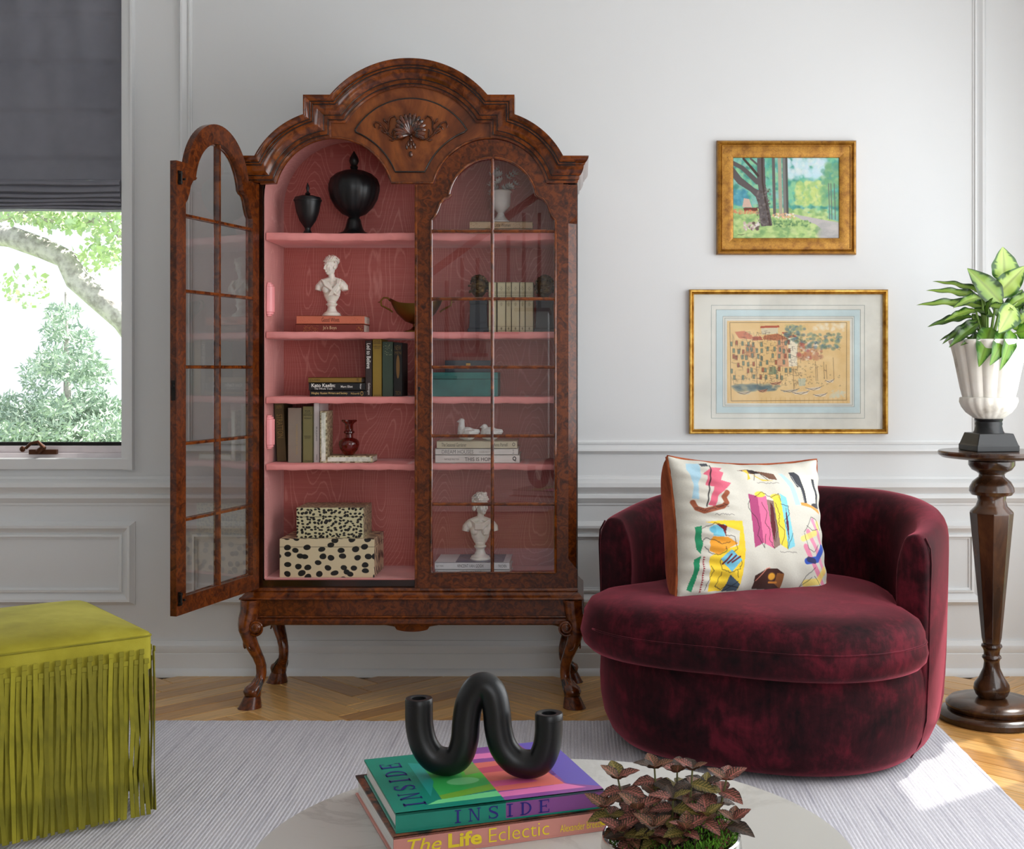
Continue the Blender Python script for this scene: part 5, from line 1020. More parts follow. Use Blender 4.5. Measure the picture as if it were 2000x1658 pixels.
Pn([(840, 1370), (960, 1300), (1090, 1300), (1170, 1350), (1170, 1520), (850, 1500)], (66, 32, 24)); Pn([(1090, 1345), (1170, 1350), (1170, 1500), (1080, 1450)], (140, 86, 44)); cv.blob(1030, 1380, 50, 44, (226, 160, 50)); L([(860, 1420), (900, 1370), (960, 1300), (1000, 1290)], 9, (220, 140, 120)); L([(1010, 1440), (1100, 1440)], 20, (206, 130, 50))
for x0, y0, n_ in ((405, 725, 9), (930, 375, 11), (1115, 1125, 9), (1540, 1500, 5)):
    L([(x0+i*12, y0+rg.uniform(-9, 9)) for i in range(n_*2)], 4, (70, 64, 64), .8)
cv.grain(.04)
PIL = thing('throw_pillow', 'linen throw pillow with colourful abstract printed figures and rust velvet back on armchair', 'pillow', (0, 0, 0))
hw_, hh_ = .268, .226
def pilgrid(w_, h_, side):
    u = np.linspace(-1, 1, w_)[None, :]*np.ones((h_, 1)); v = np.linspace(1, -1, h_)[:, None]*np.ones((1, w_))
    th = .095*(np.clip(1-np.abs(u)**3.2, 0, 1)*np.clip(1-np.abs(v)**3.2, 0, 1))**.55
    X = hw_*u*(1-.055*(1-v*v)); Z = hh_*v*(1-.10*(1-u*u)); wr = .0022*np.sin(u*17+v*6)*np.abs(v)**2+.002*np.sin(v*23+u*4)*np.abs(u)**3
    wr2 = .0016*np.sin(v*38+u*9)*np.exp(-((u+.65)/.25)**2)
    Y = -side*(th+(wr+wr2)*2) if side > 0 else th*1.15+.02*(1-u**8)*(1-v**8)
    if side < 0:
        pu = 1-np.abs(u); X = np.sign(u)*hw_*((1-pu**2.2)**.7+.028*np.sin(PI*np.clip(pu/.45, 0, 1)))*(1-.055*(1-v*v))
    return np.stack([X, Y, Z], -1)
f_ = link('printed_front', gridmesh('printed_front', pilgrid(330, 272, 1), m_pil, cv.a), PIL)
b_ = link('velvet_back', gridmesh('velvet_back', pilgrid(60, 50, -1), m_rust, None, flip=True), PIL)
ed = [(hw_*u*(1-.055*(1-v*v)), 0.004, hh_*v*(1-.10*(1-u*u))) for u, v in [(-1+2*i/20, 1) for i in range(20)]+[(1, 1-2*i/20) for i in range(20)]+[(1-2*i/20, -1) for i in range(20)]+[(-1, -1+2*i/20) for i in range(21)]]
MB().tube(ed, .006, 8).build('rust_piping', m_rust, PIL, world=False, smooth=180)
PIL.rotation_euler = (math.radians(-14), math.radians(2.5), math.radians(20)); PIL.location = PX(1463, 1032, 3.98)+Vector((0, .0, 0))
# ------------------------------------------------------------ fringed ottoman
m_sue = mat('olive green suede', (150, 140, 28), .85, cols=[(.3, (134, 124, 22)), (.5, (158, 148, 36)), (.7, (178, 168, 56))], scale=5, bump=.3, bscale=300, sheen=.35, scol=(226, 220, 120))
m_sue2 = mat('olive suede strip', (128, 122, 24), .85, cols=[(.3, (104, 100, 16)), (.55, (136, 128, 28)), (.75, (152, 144, 40))], scale=7, bump=.3, bscale=300, sheen=.25, scol=(220, 214, 110))
oa = math.radians(38); nt_ = m_sue2.node_tree; oi = nt_.nodes.new('ShaderNodeObjectInfo'); hv = nt_.nodes.new('ShaderNodeHueSaturation'); mrg = nt_.nodes.new('ShaderNodeMapRange'); mrg.inputs[3].default_value = .72; mrg.inputs[4].default_value = 1.35; nt_.links.new(oi.outputs['Random'], mrg.inputs[0]); nt_.links.new(mrg.outputs[0], hv.inputs['Value']); lk = nt_.nodes['Principled BSDF'].inputs['Base Color'].links[0].from_socket; nt_.links.new(lk, hv.inputs['Color']); nt_.links.new(hv.outputs[0], nt_.nodes['Principled BSDF'].inputs['Base Color'])
e1_ = Vector((-math.cos(oa), -math.sin(oa), 0)); e2_ = Vector((-math.sin(oa), math.cos(oa), 0)); cor = Vector((-1.112, 3.325, 0)); OS = .60
oc = cor+(e1_+e2_)*OS/2; OT = thing('ottoman', 'olive green suede cube ottoman with two tiers of long fringe', 'ottoman', (oc.x, oc.y, .010), math.atan2(e2_.x*-1, e2_.y)+0)
ang_o = math.atan2(-e1_.y, -e1_.x); OT.rotation_euler = (0, 0, ang_o)
h2 = OS/2-.012
def rr(h_, r, z, n=6): 
    out = []
    for qx, qy, a0 in ((1, 1, 0), (-1, 1, 90), (-1, -1, 180), (1, -1, 270)):
        for i in range(n+1): a = math.radians(a0+90*i/n); out.append((qx*(h_-r)+r*math.cos(a), qy*(h_-r)+r*math.sin(a), z))
    return out
mb = MB(); mb.loft([rr(h2-.05, .02, .0), rr(h2-.05, .02, .34), rr(h2, .02, .395), rr(h2, .02, .482)]); mb.build('body', m_sue, OT, world=False, smooth=40)
mb = MB(); mb.loft([rr(h2, .02, .4835), rr(h2-.004, .02, .490), rr(h2-.03, .03, .502), rr(h2-.08, .05, .512), rr(h2-.16, .08, .518), rr(h2-.20, .05, .520)]); mb.build('top_panel', m_sue, OT, world=False, smooth=180)
MB().tube([Vector(p) for p in rr(h2+.0005, .02, .4825)]+[Vector(rr(h2+.0005, .02, .4825)[0])], .0022, 6).build('seam_welt', m_sue2, OT, world=False)
rgs = random.Random(12); sm = []
for vv in range(5):
    mb = MB(); wv = [rgs.uniform(-.006, .006) for _ in range(5)]; rs = []; LZ = [0, .012, .014, .10, .20, .30, .415]
    for i, z in enumerate(LZ):
        hw = .0054 if i > 1 else .0062; yo = -.004 if i < 2 else -.002; tw = wv[(i+vv) % 5]*(i/6); a = (rgs.uniform(-.5, .5) if i > 3 else 0); c, s = math.cos(a)*hw, math.sin(a)*hw
        rs.append([(tw-c, yo-s-abs(tw)*.6, -z), (tw+c, yo+s-abs(tw)*.6, -z), (tw+c, yo+s+.0025-abs(tw)*.6, -z), (tw-c, yo-s+.0025-abs(tw)*.6, -z)])
    mb.loft(rs); sm.append(mb.mesh('fringe_strip', m_sue2, 30))
for side in range(4):
    if side in (2,): pass
    for tier in (0, 1):
        nn = 21
        for i in range(nn):
            u = -h2+.010+(2*h2-.020)*(i+(.5 if tier else .0))/nn+.004; 
            o = bpy.data.objects.new('fringe_strip', sm[rgs.randrange(5)]); COL.objects.link(o); o.parent = OT
            a = side*PI/2; p = Vector((u, -(h2+.001+(.0045 if tier == 0 else .001)), .452 if tier == 0 else .425)); p.rotate(Matrix.Rotation(a, 3, 'Z')); o.location = p; o.rotation_euler = (rgs.uniform(-.012, 0), 0, a); o.scale = (1, 1, (.437 if tier == 0 else .412)/.415)
# ------------------------------------------------------------ pedestal, urn and its plant
PY_, PXc = 4.30, 1.416; k_ = PY_/F; zp = lambda y: 1.2+(720-y)*k_
PD = thing('plant_pedestal', 'tall turned dark oak pedestal with octagonal tapering shaft at the right edge', 'pedestal', (PXc, PY_, 0))
def lz(pf, **kw): return MB().lathe([(r*k_, zp(y)) for r, y in pf][::-1], (PXc, PY_, 0), 56, **kw)
lz([(100, 880), (102, 883), (101, 888), (94, 893), (70, 896), (42, 897)]).build('top_plate', m_ped, PD); 
lz([(40, 897), (44, 900), (44, 908), (38, 917), (28, 922), (24, 926), (25, 931), (36, 940), (42, 951), (43, 959), (38, 966), (28, 968), (26, 976), (30, 988), (40, 998), (41, 1001)]).build('turned_capital', m_ped, PD)
mb = MB(); rs = []
for y, r in ((1000, 41.5), (1003, 41.5), (1245, 19), (1252, 17.5), (1257, 16)): rs.append([(PXc+r*k_*math.cos(PI/8+.18+j*PI/4), PY_+r*k_*math.sin(PI/8+.18+j*PI/4), zp(y)) for j in range(8)])
mb.loft(rs).build('octagonal_shaft', m_ped, PD, smooth=0, bevel=.0015)
lz([(15, 1256), (19, 1258), (20, 1262), (17, 1266), (15.5, 1270), (15, 1278), (17.5, 1280), (18.5, 1284), (16, 1287), (14.5, 1291), (16, 1304), (24, 1322), (33, 1335), (34.5, 1345), (30, 1356), (24, 1362)]).build('baluster_bulb', m_ped, PD)
lz([(26, 1361), (50, 1363), (80, 1366), (87, 1373), (86, 1380), (82, 1384), (94, 1386), (101, 1393), (100, 1402), (92, 1409), (90, 1412)]).build('round_base', m_ped, PD)
for a in (225, 288, 20, 120): 
    MB().ell((PXc+.135*math.cos(math.radians(a)), PY_+.135*math.sin(math.radians(a)), .017), (.034, .034, .017)).build('bun_foot', m_ped, PD)
m_urn = mat('crackled white glaze', (226, 222, 212), .35, cols=[(.28, (170, 164, 150)), (.42, (222, 218, 208)), (.7, (232, 229, 222))], scale=9, bump=.2, bscale=40, bdist=.003)
uz = zp(880)-.0005; UR = thing('planter_urn', 'white fluted urn planter on square black foot standing on the pedestal', 'planter', (PXc, PY_, uz))
ux_ = 1931; UXc = (1931-1130)*k_
flt = lambda a, z, r: 1-.045*abs(math.cos(a*6))**6 if z > .12 else 1+.03*abs(math.sin(a*10))
zu = lambda y: uz+(876-y)*k_
MB().lathe([(r*k_, zu(y)) for r, y in ((60, 662), (73, 659), (76, 662), (72, 672), (66, 695), (60, 725), (54, 755), (50, 770), (49, 772))][::-1], (UXc, PY_, 0), 96, lambda a, z, r: 1-.07*abs(math.cos(a*6))**8).build('fluted_bowl', m_urn, UR)
MB().lathe([(r*k_, zu(y)) for r, y in ((49, 771), (53, 772), (54, 780), (50, 790), (42, 801), (30, 810), (26, 813))][::-1], (UXc, PY_, 0), 96, lambda a, z, r: 1+.04*abs(math.sin(a*9))).build('gadrooned_cup', m_urn, UR)
MB().lathe([(r*k_, zu(y)) for r, y in ((25, 812), (27, 815), (25, 819), (26, 823), (25, 827), (26, 831), (27, 836), (30, 841))][::-1], (UXc, PY_, 0), 40).build('ringed_neck', m_black, UR)
mb = MB(); rs = []
for h_, y in ((50, 875.5), (50, 865), (48, 862), (41, 843), (40, 841)): h_ = h_*k_*.86; rs.append([(UXc+a*h_, PY_+b*h_, zu(y)) for a, b in ((-1, -1), (1, -1), (1, 1), (-1, 1))])
mb.loft(rs).xf(Matrix.Translation((UXc, PY_, 0)) @ Matrix.Rotation(.12, 4, 'Z') @ Matrix.Translation((-UXc, -PY_, 0))).build('square_foot', m_black, UR, smooth=0, bevel=.002)
MB().lathe([(.01, zu(668)), (68*k_, zu(667)), (68*k_, zu(666.5))], (UXc, PY_, 0), 32).build('soil', mat('dark soil', (34, 26, 20), .95, bump=1, bscale=80, bdist=.01), UR)
m_leaf = attrmat('variegated leaf', .32, 0, spec=.45, coat=.1, trans=.18); m_stem = mat('green stem', (120, 150, 70), .5)
def leafmesh(name, L_, W_l, bend, fold, cols, seed, w=25, h=13, wav=.03, veins=0, m_=None, tipp=1.):
    rg = np.random.RandomState(seed); t = np.linspace(0, 1, w)[None, :]*np.ones((h, 1)); s = np.linspace(-1, 1, h)[:, None]*np.ones((1, w))
    wd = np.sin(PI*np.clip(t, 0, 1)**.78)**.8*(1-.25*t*tipp); wd[:, 0] = .05; wd[:, -1] = .01
    X = L_*t; Yv = s*W_l/2*wd; Zv = -bend*L_*t**2+fold*np.abs(s)*W_l*wd+wav*L_*np.sin(t*19+seed)*np.abs(s)**2*wd
    P = np.stack([X, Yv, Zv], -1); ce, mid, edge = [np.array(c, float) for c in cols]
    q = np.abs(s)[..., None]; n = rg.rand(h, w, 1); c = ce*(1-q)+mid*q; c = np.where(q+.25*(n-.5) > .72, edge, c); c = np.where(q < .06, ce*.8 if not veins else np.array(veins, float), c)
    if veins:
        ph = (t[..., None]*9-np.abs(s[..., None])*1.6) % 1.; c = np.where((ph < .22) & (q < .92), np.array(veins, float), c)
    return gridmesh(name, P, m_ or m_leaf, c)
def orient(o, base, tip, nrm, roll=0):
    x = (Vector(tip)-Vector(base)); L_ = x.length; x.normalize(); n = Vector(nrm); n = (n-x*n.dot(x)).normalized(); y = n.cross(x)
    M = Matrix((x, y, n)).transposed().to_4x4(); M.translation = Vector(base); o.matrix_basis = M @ Matrix.Scale(L_, 4); return L_
PLT = thing('leafy_houseplant', 'variegated green and cream broadleaf houseplant growing in the white urn', 'plant', (UXc, PY_, uz+.38)); Pi = wm(PLT).inverted()
LV = [leafmesh('leaf', 1, w_, b_, f_, c_, sd) for w_, b_, f_, c_, sd in ((.62, .10, .10, ((176, 196, 108), (140, 172, 72), (44, 84, 22)), 1), (.42, .22, .12, ((146, 170, 74), (84, 124, 38), (34, 64, 16)), 2), (.5, .3, .12, ((160, 184, 92), (78, 118, 32), (30, 60, 16)), 3), (.36, .16, .16, ((100, 130, 48), (46, 84, 22), (26, 50, 14)), 4), (.55, .45, .08, ((132, 170, 60), (70, 126, 26), (46, 92, 18)), 5))]
dat = [((1962, 552), (1962, 482), -.02, 0, 64, .8), ((1955, 592), (1900, 526), -.08, 1, 50, .6), ((1946, 578), (2004, 520), -.07, 0, 50, .6), ((1925, 575), (1830, 536), .02, 1, 16, .2), ((1922, 585), (1820, 552), -.03, 1, 22, .3), ((1920, 600), (1802, 577), -.06, 1, 24, .3), ((1918, 580), (1870, 585), -.10, 2, 26, .4), ((1900, 618), (1815, 628), -.05, 3, 22, .35), ((1906, 606), (1850, 614), -.1, 1, 22, .4), ((1910, 625), (1842, 662), -.08, 3, 20, .4), ((1912, 632), (1856, 668), -.12, 3, 26, .5), ((1898, 640), (1836, 658), -.02, 3, 14, .4), ((1935, 640), (1922, 688), -.17, 4, 44, 1), ((1962, 648), (1958, 689), -.19, 4, 40, 1), ((1974, 646), (1977, 696), -.2, 4, 30, 1), ((1980, 598), (1956, 646), -.16, 0, 52, .8), ((1930, 598), (1976, 594), -.1, 2, 24, .5), ((1925, 615), (1932, 582), -.1, 3, 24, .5), ((1940, 615), (1905, 600), -.05, 3, 30, .5), ((1962, 640), (1990, 590), .0, 0, 30, .6), ((1975, 640), (2020, 610), -.08, 2, 40, .6), ((1985, 650), (2030, 640), -.1, 4, 40, .6), ((1970, 600), (2030, 560), .02, 1, 30, .5), ((1950, 620), (1945, 560), .03, 3, 30, .5), ((1915, 600), (1885, 560), .05, 3, 20, .4), ((1940, 650), (1880, 665), -.1, 3, 24, .5), ((1990, 620), (2050, 590), .05, 3, 30, .5), ((1875, 655), (1862, 696), .02, 4, 14, .6), ((1965, 625), (2000, 560), .06, 3, 40, .5), ((1920, 640), (1900, 610), .04, 3, 34, .5)]
for (b0_, t0_, dy, var, wpx, up_) in dat:
    B = PX(b0_[0], b0_[1], PY_+dy*.4); T_ = PX(t0_[0], t0_[1], PY_+dy); o = link('leaf', LV[var], PLT); 
    nr = Vector((.2*(1 if t0_[0] > 1940 else -1), -1, .9 if up_ < .6 else .25)); L_ = orient(o, Pi @ B, Pi @ T_, nr); base_w = [.62, .42, .5, .36, .55][var]; sc_ = wpx*k_/(L_*base_w)*1.05; o.matrix_basis = o.matrix_basis @ Matrix.Diagonal((1, min(sc_, 2.2), 1, 1))
    MB().tube([B, (B+Vector((UXc+(B.x-UXc)*.4, PY_, uz+.40)))/2+Vector((0, 0, -.01)), Vector((UXc+(B.x-UXc)*.25, PY_, uz+.375))], [.0035, .004, .005], 6).build('stem', m_stem, PLT)
# ------------------------------------------------------------ round marble coffee table
ZT = .48; t = NT('honed white marble'); v = t.coord(); n = t.noise(v, 3, 8, .65, 1.2); n2 = t.noise(v, 1.3, 3); f = t.ramp(n, [(.46, (194, 192, 187)), (.5, (178, 176, 171)), (.53, (196, 194, 189))]); t.put(t.b, 'Base Color', t.mix(t.ramp(n2, [(.4, (0, 0, 0)), (.7, (1, 1, 1))]), f, C4((198, 196, 191)))); t.b.inputs['Roughness'].default_value = .3; m_marb = t.m
TC = (-.037, 1.866); TB_ = thing('coffee_table', 'round white marble coffee table in the foreground', 'table', (TC[0], TC[1], .0105))
MB().lathe([(.438, ZT-.022), (.448, ZT-.018), (.452, ZT-.010), (.452, ZT-.004), (.449, ZT)], (TC[0], TC[1], 0), 128).build('marble_top', m_marb, TB_, smooth=30)
m_iron = mat('black iron', (24, 24, 25), .45, .6)
MB().lathe([(.22, .0105), (.22, .024), (.05, .03), (.035, .06), (.035, .42), (.10, .44), (.16, ZT-.022)], (TC[0], TC[1], 0), 48).build('pedestal_base', m_iron, TB_, smooth=30)
# big books
def bigbook(name, label, FLc, ang_, Ws, Dp, th, covs, mcov, back=0):
    t_ = thing(name, label, 'book', FLc, ang_); b_ = .0032
    MB().box((0, .0, 0), (Ws, Dp, b_)).build('back_cover', mcov[0], t_, world=False, smooth=0, bevel=.0006, seg=1)
    MB().box((.004, .003, b_), (Ws-.004, Dp-.005, th-b_)).build('page_block', m_page2, t_, world=False, smooth=0)
    mb = MB(); mb.box((0, 0, b_), (Ws*covs, b_, th-b_*0)); mb.build('spine', mcov[1], t_, world=False, smooth=0)
    if covs < 1: MB().box((Ws*covs, 0, b_), (Ws, b_, th)).build('spine', mcov[2], t_, world=False, smooth=0)
    return t_
m_page2 = mat('white page edges', (236, 234, 230), .8, stretch=(1, 1, 60), scale=8, bump=.2, bscale=20)
pinkc = (204, 136, 124); lc = mat('dusty pink cover', pinkc, .45); a1 = math.radians(20.6); FL1 = Vector((-.2708, 1.8375, ZT)); L1 = bigbook('coffee_table_book', 'thick dusty pink book with yellow title, under the green and purple book', FL1, a1, .343, .302, .033, 1, (lc, lc))
MB().box((0, 0, .0298), (.343, .302, .033)).build('front_cover', mat('dark floral cover', (74, 44, 34), .4, cols=[(.4, (34, 24, 22)), (.55, (150, 84, 56)), (.65, (90, 60, 44))], scale=26), L1, world=False, smooth=0)
ye = tmat((236, 208, 40)); hh = .033
text('The', (.020, -.0003, hh*.20), (.052, 0, 0), (0, 0, hh*.62), ye, L1, shear=.25, bold=.005, world=False); text('Life', (.082, -.0003, hh*.20), (.052, 0, 0), (0, 0, hh*.66), ye, L1, bold=.03, world=False)
text('Eclectic', (.145, -.0003, hh*.20), (.096, 0, 0), (0, 0, hh*.64), ye, L1, bold=-.01, world=False); text('Alexander Breeze', (.259, -.0003, hh*.22), (.082-.012, 0, 0), (0, 0, hh*.34), ye, L1, world=False)
mb = MB(); mb.add([(.333-.001+.0095*.8*math.cos(a), -.0003, hh*.5+.0095*.8*math.sin(a)) for a in [2*PI*j/32 for j in range(32)]], [tuple(range(32))]); mb.build('round_logo', tmat((240, 214, 30)), L1, world=False, smooth=0)
text('Y', (.3290, -.0006, hh*.36), (.006, 0, 0), (0, 0, hh*.28), tmat((200, 130, 60)), L1, world=False)
a2 = math.radians(19.4); th2 = .0295; FL2 = Vector((-.2698, 1.8516, ZT+.0332)); g1_ = mat('teal cloth cover', (22, 132, 112), .4); p1_ = mat('purple cloth cover', (134, 74, 140), .4)
L2 = bigbook('coffee_table_book', 'green and purple hardback with blue capital title, top of the pair beneath the candle holder', FL2, a2, .328, .273, th2, .515, (g1_, g1_, p1_))
MB().box((0, 0, th2-.0032), (.328, .273, th2)).build('front_cover', g1_, L2, world=False, smooth=0)
# printed cover: coordinates in fractions, x right, y from the spine to the fore edge
cv = Canvas(0, 1, 1, 0, 300, 250, (134, 74, 150)); cv.X, cv.Y = np.meshgrid(np.linspace(0, 1, 300), np.linspace(0, 1, 250))
Pn = cv.poly
Pn([(0, 0), (.515, 0), (.515, 1.01), (0, 1.01)], (20, 138, 118)); Pn([(.24, .15), (.515, .3), (.515, .86), (.24, .80)], (60, 180, 90)); Pn([(.24, .12), (.515, .20), (.515, .30), (.24, .20)], (120, 180, 60)); Pn([(.26, .72), (.515, .72), (.515, .84), (.24, .80)], (150, 206, 90)); Pn([(.16, .07), (.515, .08), (.515, .17), (.22, .13)], (120, 224, 150)); Pn([(.2, .2), (.26, .45), (.26, .8), (.2, .84)], (44, 160, 150))
Pn([(.4, .4), (.515, .42), (.515, .66), (.42, .6)], (90, 190, 70)); Pn([(.43, .50), (.515, .52), (.515, .7), (.44, .66)], (140, 160, 90)); q_ = np.hypot((cv.X-.395)/.082, (cv.Y-.40)/.065); cv.put(np.clip((1-q_)*20, 0, 1), (124, 210, 140), .95)
Pn([(.515, 0), (1.01, 0), (1.01, 1.01), (.515, 1.01)], (150, 84, 160)); Pn([(.515, .16), (.85, .16), (.80, .70), (.515, .70)], (236, 120, 110)); Pn([(.515, .06), (.93, .06), (.85, .16), (.515, .14)], (240, 130, 190)); Pn([(.515, .24), (.74, .25), (.70, .34), (.515, .34)], (226, 96, 150)); Pn([(.515, .50), (.72, .5), (.70, .62), (.515, .60)], (206, 84, 110)); Pn([(.515, .78), (.80, .76), (.84, .86), (.515, .88)], (240, 130, 190))
Pn([(.86, .16), (1.01, .04), (1.01, 1.01), (.82, 1.01), (.84, .8)], (112, 96, 190)); Pn([(.515, .9), (.82, .9), (.82, 1.01), (.515, 1.01)], (140, 80, 160))
mcv = attrmat('printed cover', .35, 0); P = flatgrid((0, .003, th2+.0003), (.328, 0, 0), (0, .270, 0), 300, 250)[::-1]
o = link('cover_print', gridmesh('cover_print', P, mcv, cv.a, flip=True), L2)
navy = tmat((34, 24, 120))
# slab-serif capitals drawn by hand: strokes in a unit box
def cap(ch):
    R_ = lambda a, b, c, d: [(a, b), (c, b), (c, d), (a, d)]
    if ch == 'I': return [R_(.36, 0, .64, 1), R_(.1, 0, .9, .08), R_(.1, .92, .9, 1)]
    if ch == 'N': return [R_(.12, 0, .2, 1), R_(.80, 0, .88, 1), [(.10, 1), (.26, 1), (.88, 0), (.76, 0)], R_(0, 0, .32, .07), R_(0, .93, .22, 1), R_(.68, .93, 1, 1)]
    if ch == 'E': return [R_(.12, 0, .30, 1), R_(0, 0, .9, .07), R_(0, .93, .88, 1), R_(.3, .47, .68, .54), R_(.62, .38, .68, .64), R_(.84, 0, .9, .26), R_(.82, .76, .88, 1)]
    if ch == 'D':
        o_ = [(.3+.66*math.cos(a)*.98, .5+.5*math.sin(a)) for a in [-PI/2+PI*i/16 for i in range(17)]]; i_ = [(.3+.48*math.cos(a), .5+.43*math.sin(a)) for a in [PI/2-PI*i/16 for i in range(17)]]
        return [R_(.12, 0, .30, 1), R_(0, 0, .32, .07), R_(0, .93, .32, 1)]+[[o_[i], o_[i+1], i_[15-i], i_[16-i]] for i in range(16)]
    if ch == 'S':
        c = [(.80, .80), (.72, .91), (.52, .96), (.30, .92), (.19, .79), (.22, .66), (.40, .56), (.62, .46), (.80, .34), (.83, .2), (.70, .08), (.48, .04), (.26, .09), (.16, .22)]; w_ = [.04, .045, .05, .07, .09, .10, .11, .11, .10, .09, .07, .05, .045, .04]; out = []
        l, r = [], []
        for i, (x, y) in enumerate(c): a = c[max(i-1, 0)]; b = c[min(i+1, len(c)-1)]; d = Vector((b[0]-a[0], b[1]-a[1])).normalized(); l.append((x-d.y*w_[i]*.8, y+d.x*w_[i]*.8)); r.append((x+d.y*w_[i]*.8, y-d.x*w_[i]*.8))
        return [[l[i], l[i+1], r[i+1], r[i]] for i in range(len(c)-1)]+[R_(.78, .70, .84, .98), R_(.12, .02, .18, .32)]
def slab(word, o_, ux, uz, gap, parent):
    n = len(word); ws = [.62 if c == 'I' else 1.0 for c in word]; tot = sum(ws)+gap*(n-1); x = 0
    for c, w_ in zip(word, ws):
        mb = MB(); nn = Vector(ux).cross(Vector(uz)).normalized()*.0003
        for pl_ in cap(c): mb.add([Vector(o_)+Vector(ux)*((x+px_*w_)/tot)+Vector(uz)*py_+nn for px_, py_ in pl_], [tuple(range(len(pl_)))])
        mb.build('letter', navy, parent, world=False, smooth=0); x += w_+gap
slab('INSIDE', (.088, -.0003, th2*.17), (.152, 0, 0), (0, 0, th2*.66), .55, L2)
slab('INSIDE', (.052, .022, th2+.0006), (0, .215, 0), (-.034, 0, 0), .45, L2)
text('AT HOME WITH GREAT DESIGNERS', (.272, .165, th2+.0006), (0, -.075, 0), (.008, 0, 0), tmat((60, 40, 140)), L2, world=False)
mb = MB(); mb.tube([(.316+.006*math.cos(a), -.0006, th2*.5+.007*math.sin(a)) for a in [2*PI*j/24 for j in range(25)]], .0006, 5); mb.tube([(.308, -.0006, th2*.5), (.324, -.0006, th2*.5)], .0006, 5).build('round_logo', navy, L2, world=False)
# wavy candle holder
CHd = thing('candle_holder', 'matte black double-arched tube candle holder on the green and purple book', 'candle holder', (-.15, 2.005, ZT+.0332+th2)); zb0 = ZT+.0332+th2+.0005
def cat_(P_, n=14):
    out = []; P_ = [2*Vector(P_[0])-Vector(P_[1])]+[Vector(p) for p in P_]+[2*Vector(P_[-1])-Vector(P_[-2])]
    for i in range(1, len(P_)-2):
        for j in range(n):
            t_ = j/n; a, b, c, d = P_[i-1:i+3]; out.append(.5*((2*b)+(c-a)*t_+(2*a-5*b+4*c-d)*t_**2+(3*b-a-3*c+d)*t_**3))
    return out+[P_[-2]]
R0 = .0225; zl = zb0+R0; Yc = lambda x: 2.02-.10*(x+.15)*0+(-.02)*(x+.15)/.1*.5
raw = [(-.2585, .657), (-.2575, .622), (-.250, .592), (-.234, .571), (-.2105, zl), (-.193, .575), (-.184, .600), (-.181, .634), (-.176, .662), (-.164, .684), (-.150, .688), (-.138, .676), (-.132, .650), (-.129, .620), (-.121, .592), (-.104, .572), (-.084, zl), (-.063, .571), (-.052, .592), (-.048, .616), (-.0475, .639)]
pts = cat_([(x, Yc(x), z) for x, z in raw]); MB().tube(pts, [R0]*len(pts), 24).build('tube_body', m_black, CHd, smooth=60)
for p in (raw[0], raw[-1]):
    MB().lathe([(.0120, -.010), (.0120, -.001), (.0132, .0), (.0212, .0), (.0225, -.002), (.0225, -.010)], (p[0], Yc(p[0]), p[1]+.010), 28).build('candle_cup', m_black, CHd, smooth=40); MB().lathe([(.001, .0), (.012, .0001)], (p[0], Yc(p[0]), p[1]+.0021), 24).build('socket', m_gap, CHd, smooth=0)
# mirrored bowl with nerve plant and moss
BC = Vector((.129, 1.745, ZT+.0005)); t_ = thing('silver_bowl', 'small round mirrored bowl holding the brown veined plant', 'bowl', BC); m_merc = mat('mercury glass', (206, 206, 204), .12, 1)
MB().lathe([(.03, 0), (.06, .006), (.088, .03), (.098, .055), (.096, .072), (.093, .074), (.090, .070)], BC, 48).build('bowl_body', m_merc, t_)
MB().lathe([(.001, .064), (.088, .062)], BC, 32).build('soil', mat('potting soil', (30, 24, 18), .95), t_)
m_fit = attrmat('nerve leaf', .5, .3, 300, spec=.35, trans=.15); m_moss = mat('green moss', (70, 120, 26), .9, cols=[(.3, (36, 76, 14)), (.6, (96, 152, 36))], scale=60)
NP = thing('nerve_plant', 'brown-green nerve plant with pink veins in the mirrored bowl in the foreground', 'plant', BC+Vector((0, 0, .065))); Ni = wm(NP).inverted()
FV = [leafmesh('leaf', 1, .70, b_, .12, c_, sd, 31, 15, .02, vn, m_fit, .5) for b_, c_, sd, vn in ((.15, ((96, 84, 50), (74, 60, 40), (58, 48, 34)), 1, (190, 116, 100)), (.3, ((104, 76, 56), (82, 58, 46), (64, 46, 38)), 2, (206, 120, 112)), (.2, ((104, 100, 44), (84, 80, 40), (70, 64, 36)), 3, (176, 150, 84)), (.35, ((70, 62, 48), (54, 46, 38), (44, 38, 32)), 4, (110, 84, 74)))]
rg = random.Random(21); m_bstem = mat('olive brown stem', (96, 96, 56), .6)
stems = [(-.075, .02, .118), (-.05, -.035, .085), (-.022, .03, .135), (.0, -.03, .10), (.012, .045, .12), (.03, .0, .145), (.052, .03, .10), (.045, -.04, .075), (.078, .0, .125), (-.095, -.01, .075), (.085, -.03, .06), (-.03, -.06, .06), (.015, -.065, .062), (-.075, -.05, .05)]
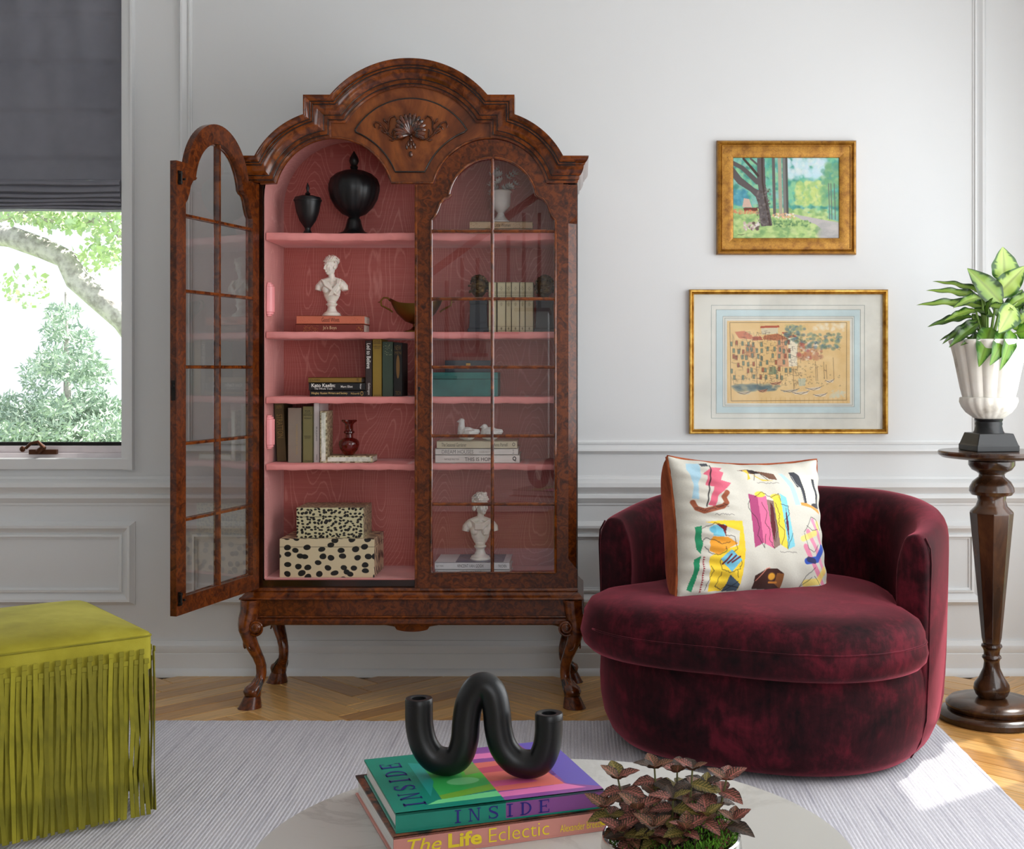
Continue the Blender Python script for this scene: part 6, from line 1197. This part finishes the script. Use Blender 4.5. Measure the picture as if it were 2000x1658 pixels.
for sx_, sy_, hh_s in stems:
    hh_s *= .70
    top = BC+Vector((sx_*.98, sy_, .06+hh_s)); bot = BC+Vector((sx_*.5, sy_*.5, .06)); mid_ = (top+bot)/2+Vector((sx_*.15, 0, .01)); MB().tube([bot, mid_, top], [.0022, .0018, .0014], 6).build('stem', m_bstem, NP)
    for lv in range(5):
        q = 1-lv*.19; base_ = bot.lerp(top, q); n_l = (4, 3, 3, 2, 2)[lv]
        for kk in range(n_l):
            a = kk*2*PI/n_l+lv*1.3+rg.uniform(-.4, .4); L_ = rg.uniform(.028, .043)*(1 if lv else .85); up_ = (.75 if lv == 0 else .15)+rg.uniform(-.2, .2)
            tip = base_+Vector((math.cos(a), math.sin(a), up_)).normalized()*L_; o = link('leaf', FV[rg.choice([0, 0, 1, 1, 2, 3])], NP); orient(o, Ni @ base_, Ni @ tip, Vector((-.3*math.cos(a), -.3*math.sin(a)-.35, 1)))
V = []; Fc = []
for _ in range(5200):
    a = rg.uniform(0, 2*PI); r_ = .093*math.sqrt(rg.random()); p = BC+Vector((r_*math.cos(a), r_*math.sin(a), .064+.028*(1-(r_/.1)**2)*(1.4 if math.cos(a) > .3 else .7)*rg.random()+.012*(math.cos(a) > .2))); d = Vector((rg.gauss(0, .6), rg.gauss(0, .6), 1)).normalized()*rg.uniform(.003, .008); e_ = Vector((rg.gauss(0, 1), rg.gauss(0, 1), rg.gauss(0, .3))).normalized()*.0011; b = len(V); V += [p-e_, p+e_, p+d+e_*.6, p+d-e_*.6]; Fc.append((b, b+1, b+2, b+3))
me = bpy.data.meshes.new('moss'); me.from_pydata([tuple(Ni @ v) for v in V], [], Fc); me.materials.append(m_moss); link('moss', me, NP, kind='stuff')
# ------------------------------------------------------------ staircase in the rear of the room (seen in the glass)
m_tread = mat('red brown tread', (120, 60, 40), .4); m_bal = mat('dark baluster', (84, 66, 58), .5)
STR = thing('staircase', 'white staircase with brown treads and turned balusters at the rear of the room', 'staircase', (-1.2, -1.9, 0))
for i in range(9):
    x = -2.6+i*.26; z = .19*(i+1); MB().box((x, -2.35, 0), (x+.262, -1.62, z-.03)).build('riser_block', m_trim, STR, smooth=0); MB().box((x-.02, -2.35, z-.03), (x+.28, -1.58, z)).build('tread', m_tread, STR, bevel=.008, smooth=0)
    for dx in (.06, .19):
        zz0 = z; MB().lathe([(.016, 0), (.016, .12), (.010, .14), (.018, .17), (.020, .3), (.012, .62), (.016, .66), (.016, .80)], (x+dx, -1.64, z), 12).build('baluster', m_bal, STR)
mb = MB(); mb.tube([(-2.62, -1.64, 1.0), (-.28, -1.64, 1.0+.19*9)], .032, 12).build('handrail', m_tread, STR)
print('objects', len(bpy.data.objects), 'tris', sum(len(m_.polygons) for m_ in bpy.data.meshes)*2)
